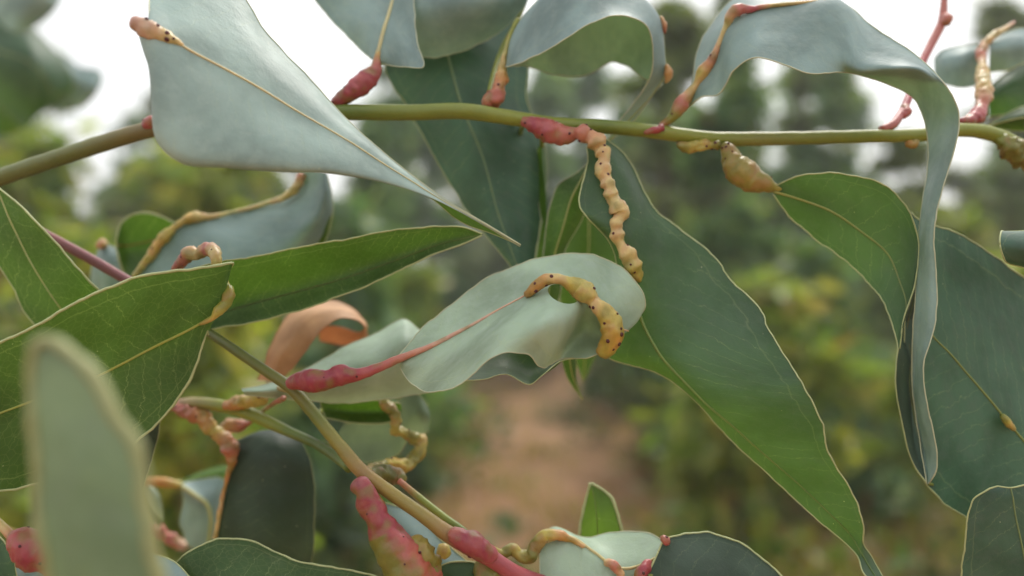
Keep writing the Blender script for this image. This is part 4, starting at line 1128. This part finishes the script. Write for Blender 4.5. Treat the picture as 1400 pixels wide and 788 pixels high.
AG = leaf(lb, [
    [(907,737,26),(900,755,25.8),(886,785,25.6)],
    [(930,732,26),(930,775,25.4),(910,830,25.2)],
    [(967,729,26.1),(970,785,25.3),(960,850,25)],
    [(1001,737,26.1),(1005,795,25.3),(1000,860,25)],
    [(1034,757,26.1),(1040,812,25.4),(1040,860,25.2)],
    [(1071,789,26),(1072,822,25.6),(1070,850,25.4)],
    [(1104,830,25.8),(1105,833,25.8),(1105,836,25.8)]], mat='dark', rib=None, margin=2.2, close0=True, label='dark leaf rounded at the top beside the pale leaf',
    petiole=[(880,855,26.4,5),(884,820,25.8,4),(890,784,25.6,4)])
gall([(903,734,25.8,4),(909,738,25.7,6),(913,744,25.8,4)], [ROSE, PINK], AG, 1)

# ---- shoot at the lower left --------------------------------------------
ls = empty('eucalyptus_shoot', (-0.19, 0.33, 0), 'shoot at the lower left bearing a round crimson gall on its stalk', 'shoot')
stem('stem', [(-130,960,30,9),(-110,800,29,8),(-60,690,27,7),(-20,700,25.4,6),(5,722,24.8,6),(20,738,24.6,7)], [TAN, LIME, YEL, YEL, CREAM, ROSE], ls, seg=12, ext=[(-0.19,0.33,-0.05,0.006),(-0.195,0.33,0.6,0.005),(-0.20,0.31,1.0,0.004)])
gall([(14,734,24.6,8),(24,738,24.5,17),(36,746,24.4,24),(48,757,24.4,26),(60,768,24.5,19),(66,778,24.6,10),(74,800,24.8,8),(90,850,25,7)], [ROSE, PINK, RED, RED, PINK, srgb(150,140,70), LIME, LIME], ls, 4, bump=0.09, spot_px=1.9, seg=26)
leaf(ls, [[(-30,730,25.6),(-28,735,25.6),(-26,740,25.6)],[(2,738,25.8),(-10,770,25.4),(-20,800,25.4)],[(14,756,25.8),(5,790,25.4),(-5,820,25.4)],[(24,800,25.8),(20,820,25.6),(10,850,25.6)],[(30,870,25.8),(28,870,25.8),(26,870,25.8)]], mat='mid', rib=None, margin=1.8,
     petiole=[(-80,720,27.8,4),(-50,722,26.6,4),(-28,735,25.6,3)])
leaf(ls, [[(60,850,26.4),(62,850,26.4),(64,850,26.4)],[(14,790,26.6),(45,800,26.2),(80,790,26.4)],[(22,768,26.8),(48,772,26.4),(80,770,26.6)],[(40,754,26.9),(50,756,26.8),(62,756,26.9)]], mat='wax', rib=None, margin=1.4,
     petiole=[(-110,800,29,4),(-40,880,27.6,4),(62,850,26.4,3)])
leaf(ls, [[(170,800,25.6),(172,805,25.5),(174,812,25.5)],[(196,757,25.9),(200,785,25.4),(205,830,25.4)],[(214,760,25.9),(220,790,25.4),(224,830,25.4)],[(238,769,25.8),(240,795,25.4),(242,830,25.4)],[(262,792,25.6),(264,805,25.4),(264,825,25.4)]], mat='wax', rib=None, margin=1.6, close0=True,
     petiole=[(-110,880,29.4,4),(40,900,27,4),(172,806,25.5,3)])
leaf(ls, [[(226,560,27.6),(224,562,27.5),(222,564,27.6)],[(219,578,27.6),(200,585,27.2),(150,590,27.6)],[(212,612,27.6),(190,620,27.1),(140,625,27.6)],[(198,655,27.6),(170,665,27.2),(130,660,27.6)],[(185,690,27.6),(160,705,27.3),(120,700,27.6)],[(140,760,27.8),(138,760,27.8),(136,760,27.8)]], mat='dark', rib=None, margin=1.2,
     petiole=[(-120,900,29.4,4),(20,860,28.5,4),(138,760,27.8,3)])
# soft orange-stalked leaves among the litter of blades further back
leaf(ls, [[(246,662,35),(247,664,35),(248,667,35)],[(262,657,35.4),(268,678,34.8),(250,685,35.2)],[(305,655,35.4),(284,692,34.8),(246,715,35.2)],[(310,690,35.4),(288,715,34.8),(256,742,35.2)],[(300,735,35.4),(285,742,35),(268,752,35.2)]], mat='wax', rib=(8, 6), ribcol=(srgb(196,196,140), srgb(176,190,120)), margin=1.2,
     petiole=[(60,700,34,5),(150,665,34.6,5),(200,659,34.8,6),(225,660,34.9,7),(247,664,35,5)], petcol=[TAN, ROSE, ORANGE, ORANGE, YEL])
leaf(ls, [[(192,656,35.6),(194,658,35.6),(196,660,35.6)],[(196,680,35.8),(206,676,35.4),(216,674,35.6)],[(208,700,35.8),(214,698,35.5),(222,694,35.6)],[(220,712,35.8),(221,711,35.8),(223,710,35.8)]], mat='pale', rib=None, margin=0, petiole=[(150,665,34.6,4),(175,658,35.2,4),(194,658,35.6,3)])
leaf(ls, [[(250,656,36.5),(252,660,36.4),(252,664,36.5)],[(275,645,36.6),(278,652,36.2),(280,658,36.4)],[(310,636,36.6),(312,648,36.2),(312,658,36.5)],[(345,640,36.6),(346,642,36.6),(346,644,36.6)]], mat='young', rib=None, margin=0, petiole=[(225,660,34.9,3),(240,660,36,3),(251,660,36.4,3)])
gall([(196,720,36,5),(215,728,36,8),(228,735,36,7),(240,742,36,8),(255,748,36,6)], [ROSE, srgb(190,100,80), ROSE, srgb(220,190,160)], ls, 0, bump=0.4)
stem('petiole', [(-60,690,27,4),(60,735,32,4),(150,725,35.5,4),(200,722,36,4)], [LIME, ROSE], ls, seg=8)

# ---- leaf close to the lens ---------------------------------------------------
fs = empty('eucalyptus_shoot', (-0.07, 0.15, 0), 'single upright soft grey-green leaf with a thick yellowish margin on a thin stalk', 'shoot')
stem('stem', [(150,1700,15,14),(160,1300,14.2,12),(150,1010,13.6,10)], [TAN, LIME, LIME], fs, seg=12, ext=[(-0.07,0.15,-0.05,0.004),(-0.07,0.15,0.6,0.0035),(-0.068,0.15,1.0,0.003)])
leaf(fs, [
    [(47,474,13.4),(62,465,13.35),(78,468,13.3)],
    [(42,510,13.5),(78,505,13.2),(118,503,13.0)],
    [(45,570,13.5),(98,565,13.1),(153,562,12.9)],
    [(48,630,13.5),(115,625,13.0),(186,612,12.9)],
    [(51,700,13.5),(125,695,13.0),(200,690,12.9)],
    [(62,760,13.5),(138,755,13.0),(210,755,12.9)],
    [(72,820,13.6),(145,820,13.1),(225,830,13.0)],
    [(90,900,13.6),(150,910,13.3),(215,900,13.3)],
    [(146,1012,13.6),(150,1014,13.6),(154,1012,13.6)]], mat='soft', rib=None, margin=8.0, rimmat='rimsoft', close0=True, label='soft grey-green leaf with a thick yellowish margin')

# ---- blurred shoot at the upper left -----------------------------------------
ts = empty('eucalyptus_shoot', (-0.46, 0.66, 0), 'blurred dark teal eucalyptus leaves clustered on a shoot against the white sky', 'shoot')
stem('stem', [(-130,420,66,6),(-110,200,65,6),(-60,80,64,5),(-10,0,63,4)], [TAN, GRN, GRN], ts, seg=10, ext=[(-0.46,0.66,-0.05,0.006),(-0.46,0.66,0.6,0.005),(-0.455,0.66,1.0,0.004)])
for st_, mt in (
    ([[(-12,0,63),(-10,2,63),(-8,4,63)],[(10,-40,63),(20,-5,61),(0,30,62)],[(50,-40,63),(50,-5,60.5),(25,45,61.5)],[(78,-20,63),(72,5,61.5),(55,32,62)],[(84,-2,63),(80,6,63),(74,16,63)]], 'wax'),
    ([[(-40,45,63),(-40,50,63),(-40,55,63)],[(0,20,63.5),(0,70,61),(-15,125,62)],[(40,35,63.5),(40,85,60.5),(15,160,62)],[(75,68,63.5),(60,105,61),(35,175,62)],[(95,95,63.5),(70,125,62),(45,165,62)],[(100,120,63.5),(90,130,63.5),(80,135,63.5)]], 'mid'),
    ([[(40,60,65),(42,70,65),(44,80,65)],[(80,72,65),(82,95,64),(70,115,64.5)],[(112,92,65),(108,115,64),(90,135,64.5)],[(137,98,65),(130,125,64),(110,147,64.5)],[(140,112,65),(132,128,65),(122,140,65)],[(120,135,65),(112,145,65),(100,150,65)],[(70,150,65),(62,152,65),(58,150,65)]], 'wax'),
    ([[(-60,70,66),(-60,75,66),(-60,80,66)],[(-20,80,66),(-15,110,65),(-30,150,65)],[(20,110,66),(20,140,65),(0,185,65)],[(40,150,66),(35,165,66),(25,180,66)]], 'green')):
    b0 = st_[0][1]
    leaf(ts, st_, mat=mt, rib=(3, 2), margin=1.0, petiole=[(-95,150,64.8,4),(-70,b0[1],64,4),(b0[0],b0[1],b0[2],3)])

# ------------------------------------------------------------------ haze volume added to soften and brighten the background
k = N('haze_air')
pv = k.n('ShaderNodeVolumePrincipled')
pv.inputs['Color'].default_value = (0.93, 0.96, 0.97, 1)
pv.inputs['Density'].default_value = 0.0055
pv.inputs['Anisotropy'].default_value = 0.2
ou = k.n('ShaderNodeOutputMaterial'); k.t.links.new(pv.outputs[0], ou.inputs['Volume'])
HX0, HX1, HY0, HY1, HZ0, HZ1 = -1000, 1000, -1000, 1100, -1.5, 7.5
hv = [(x, y, z) for z in (HZ0, HZ1) for y in (HY0, HY1) for x in (HX0, HX1)]
hf = [(0,2,3,1),(4,5,7,6),(0,1,5,4),(2,6,7,3),(0,4,6,2),(1,3,7,5)]
tag(mesh_obj('haze', hv, hf, k.m, smooth=False), 'thin pale haze added to soften and brighten the plantation background', 'haze', kind='stuff')
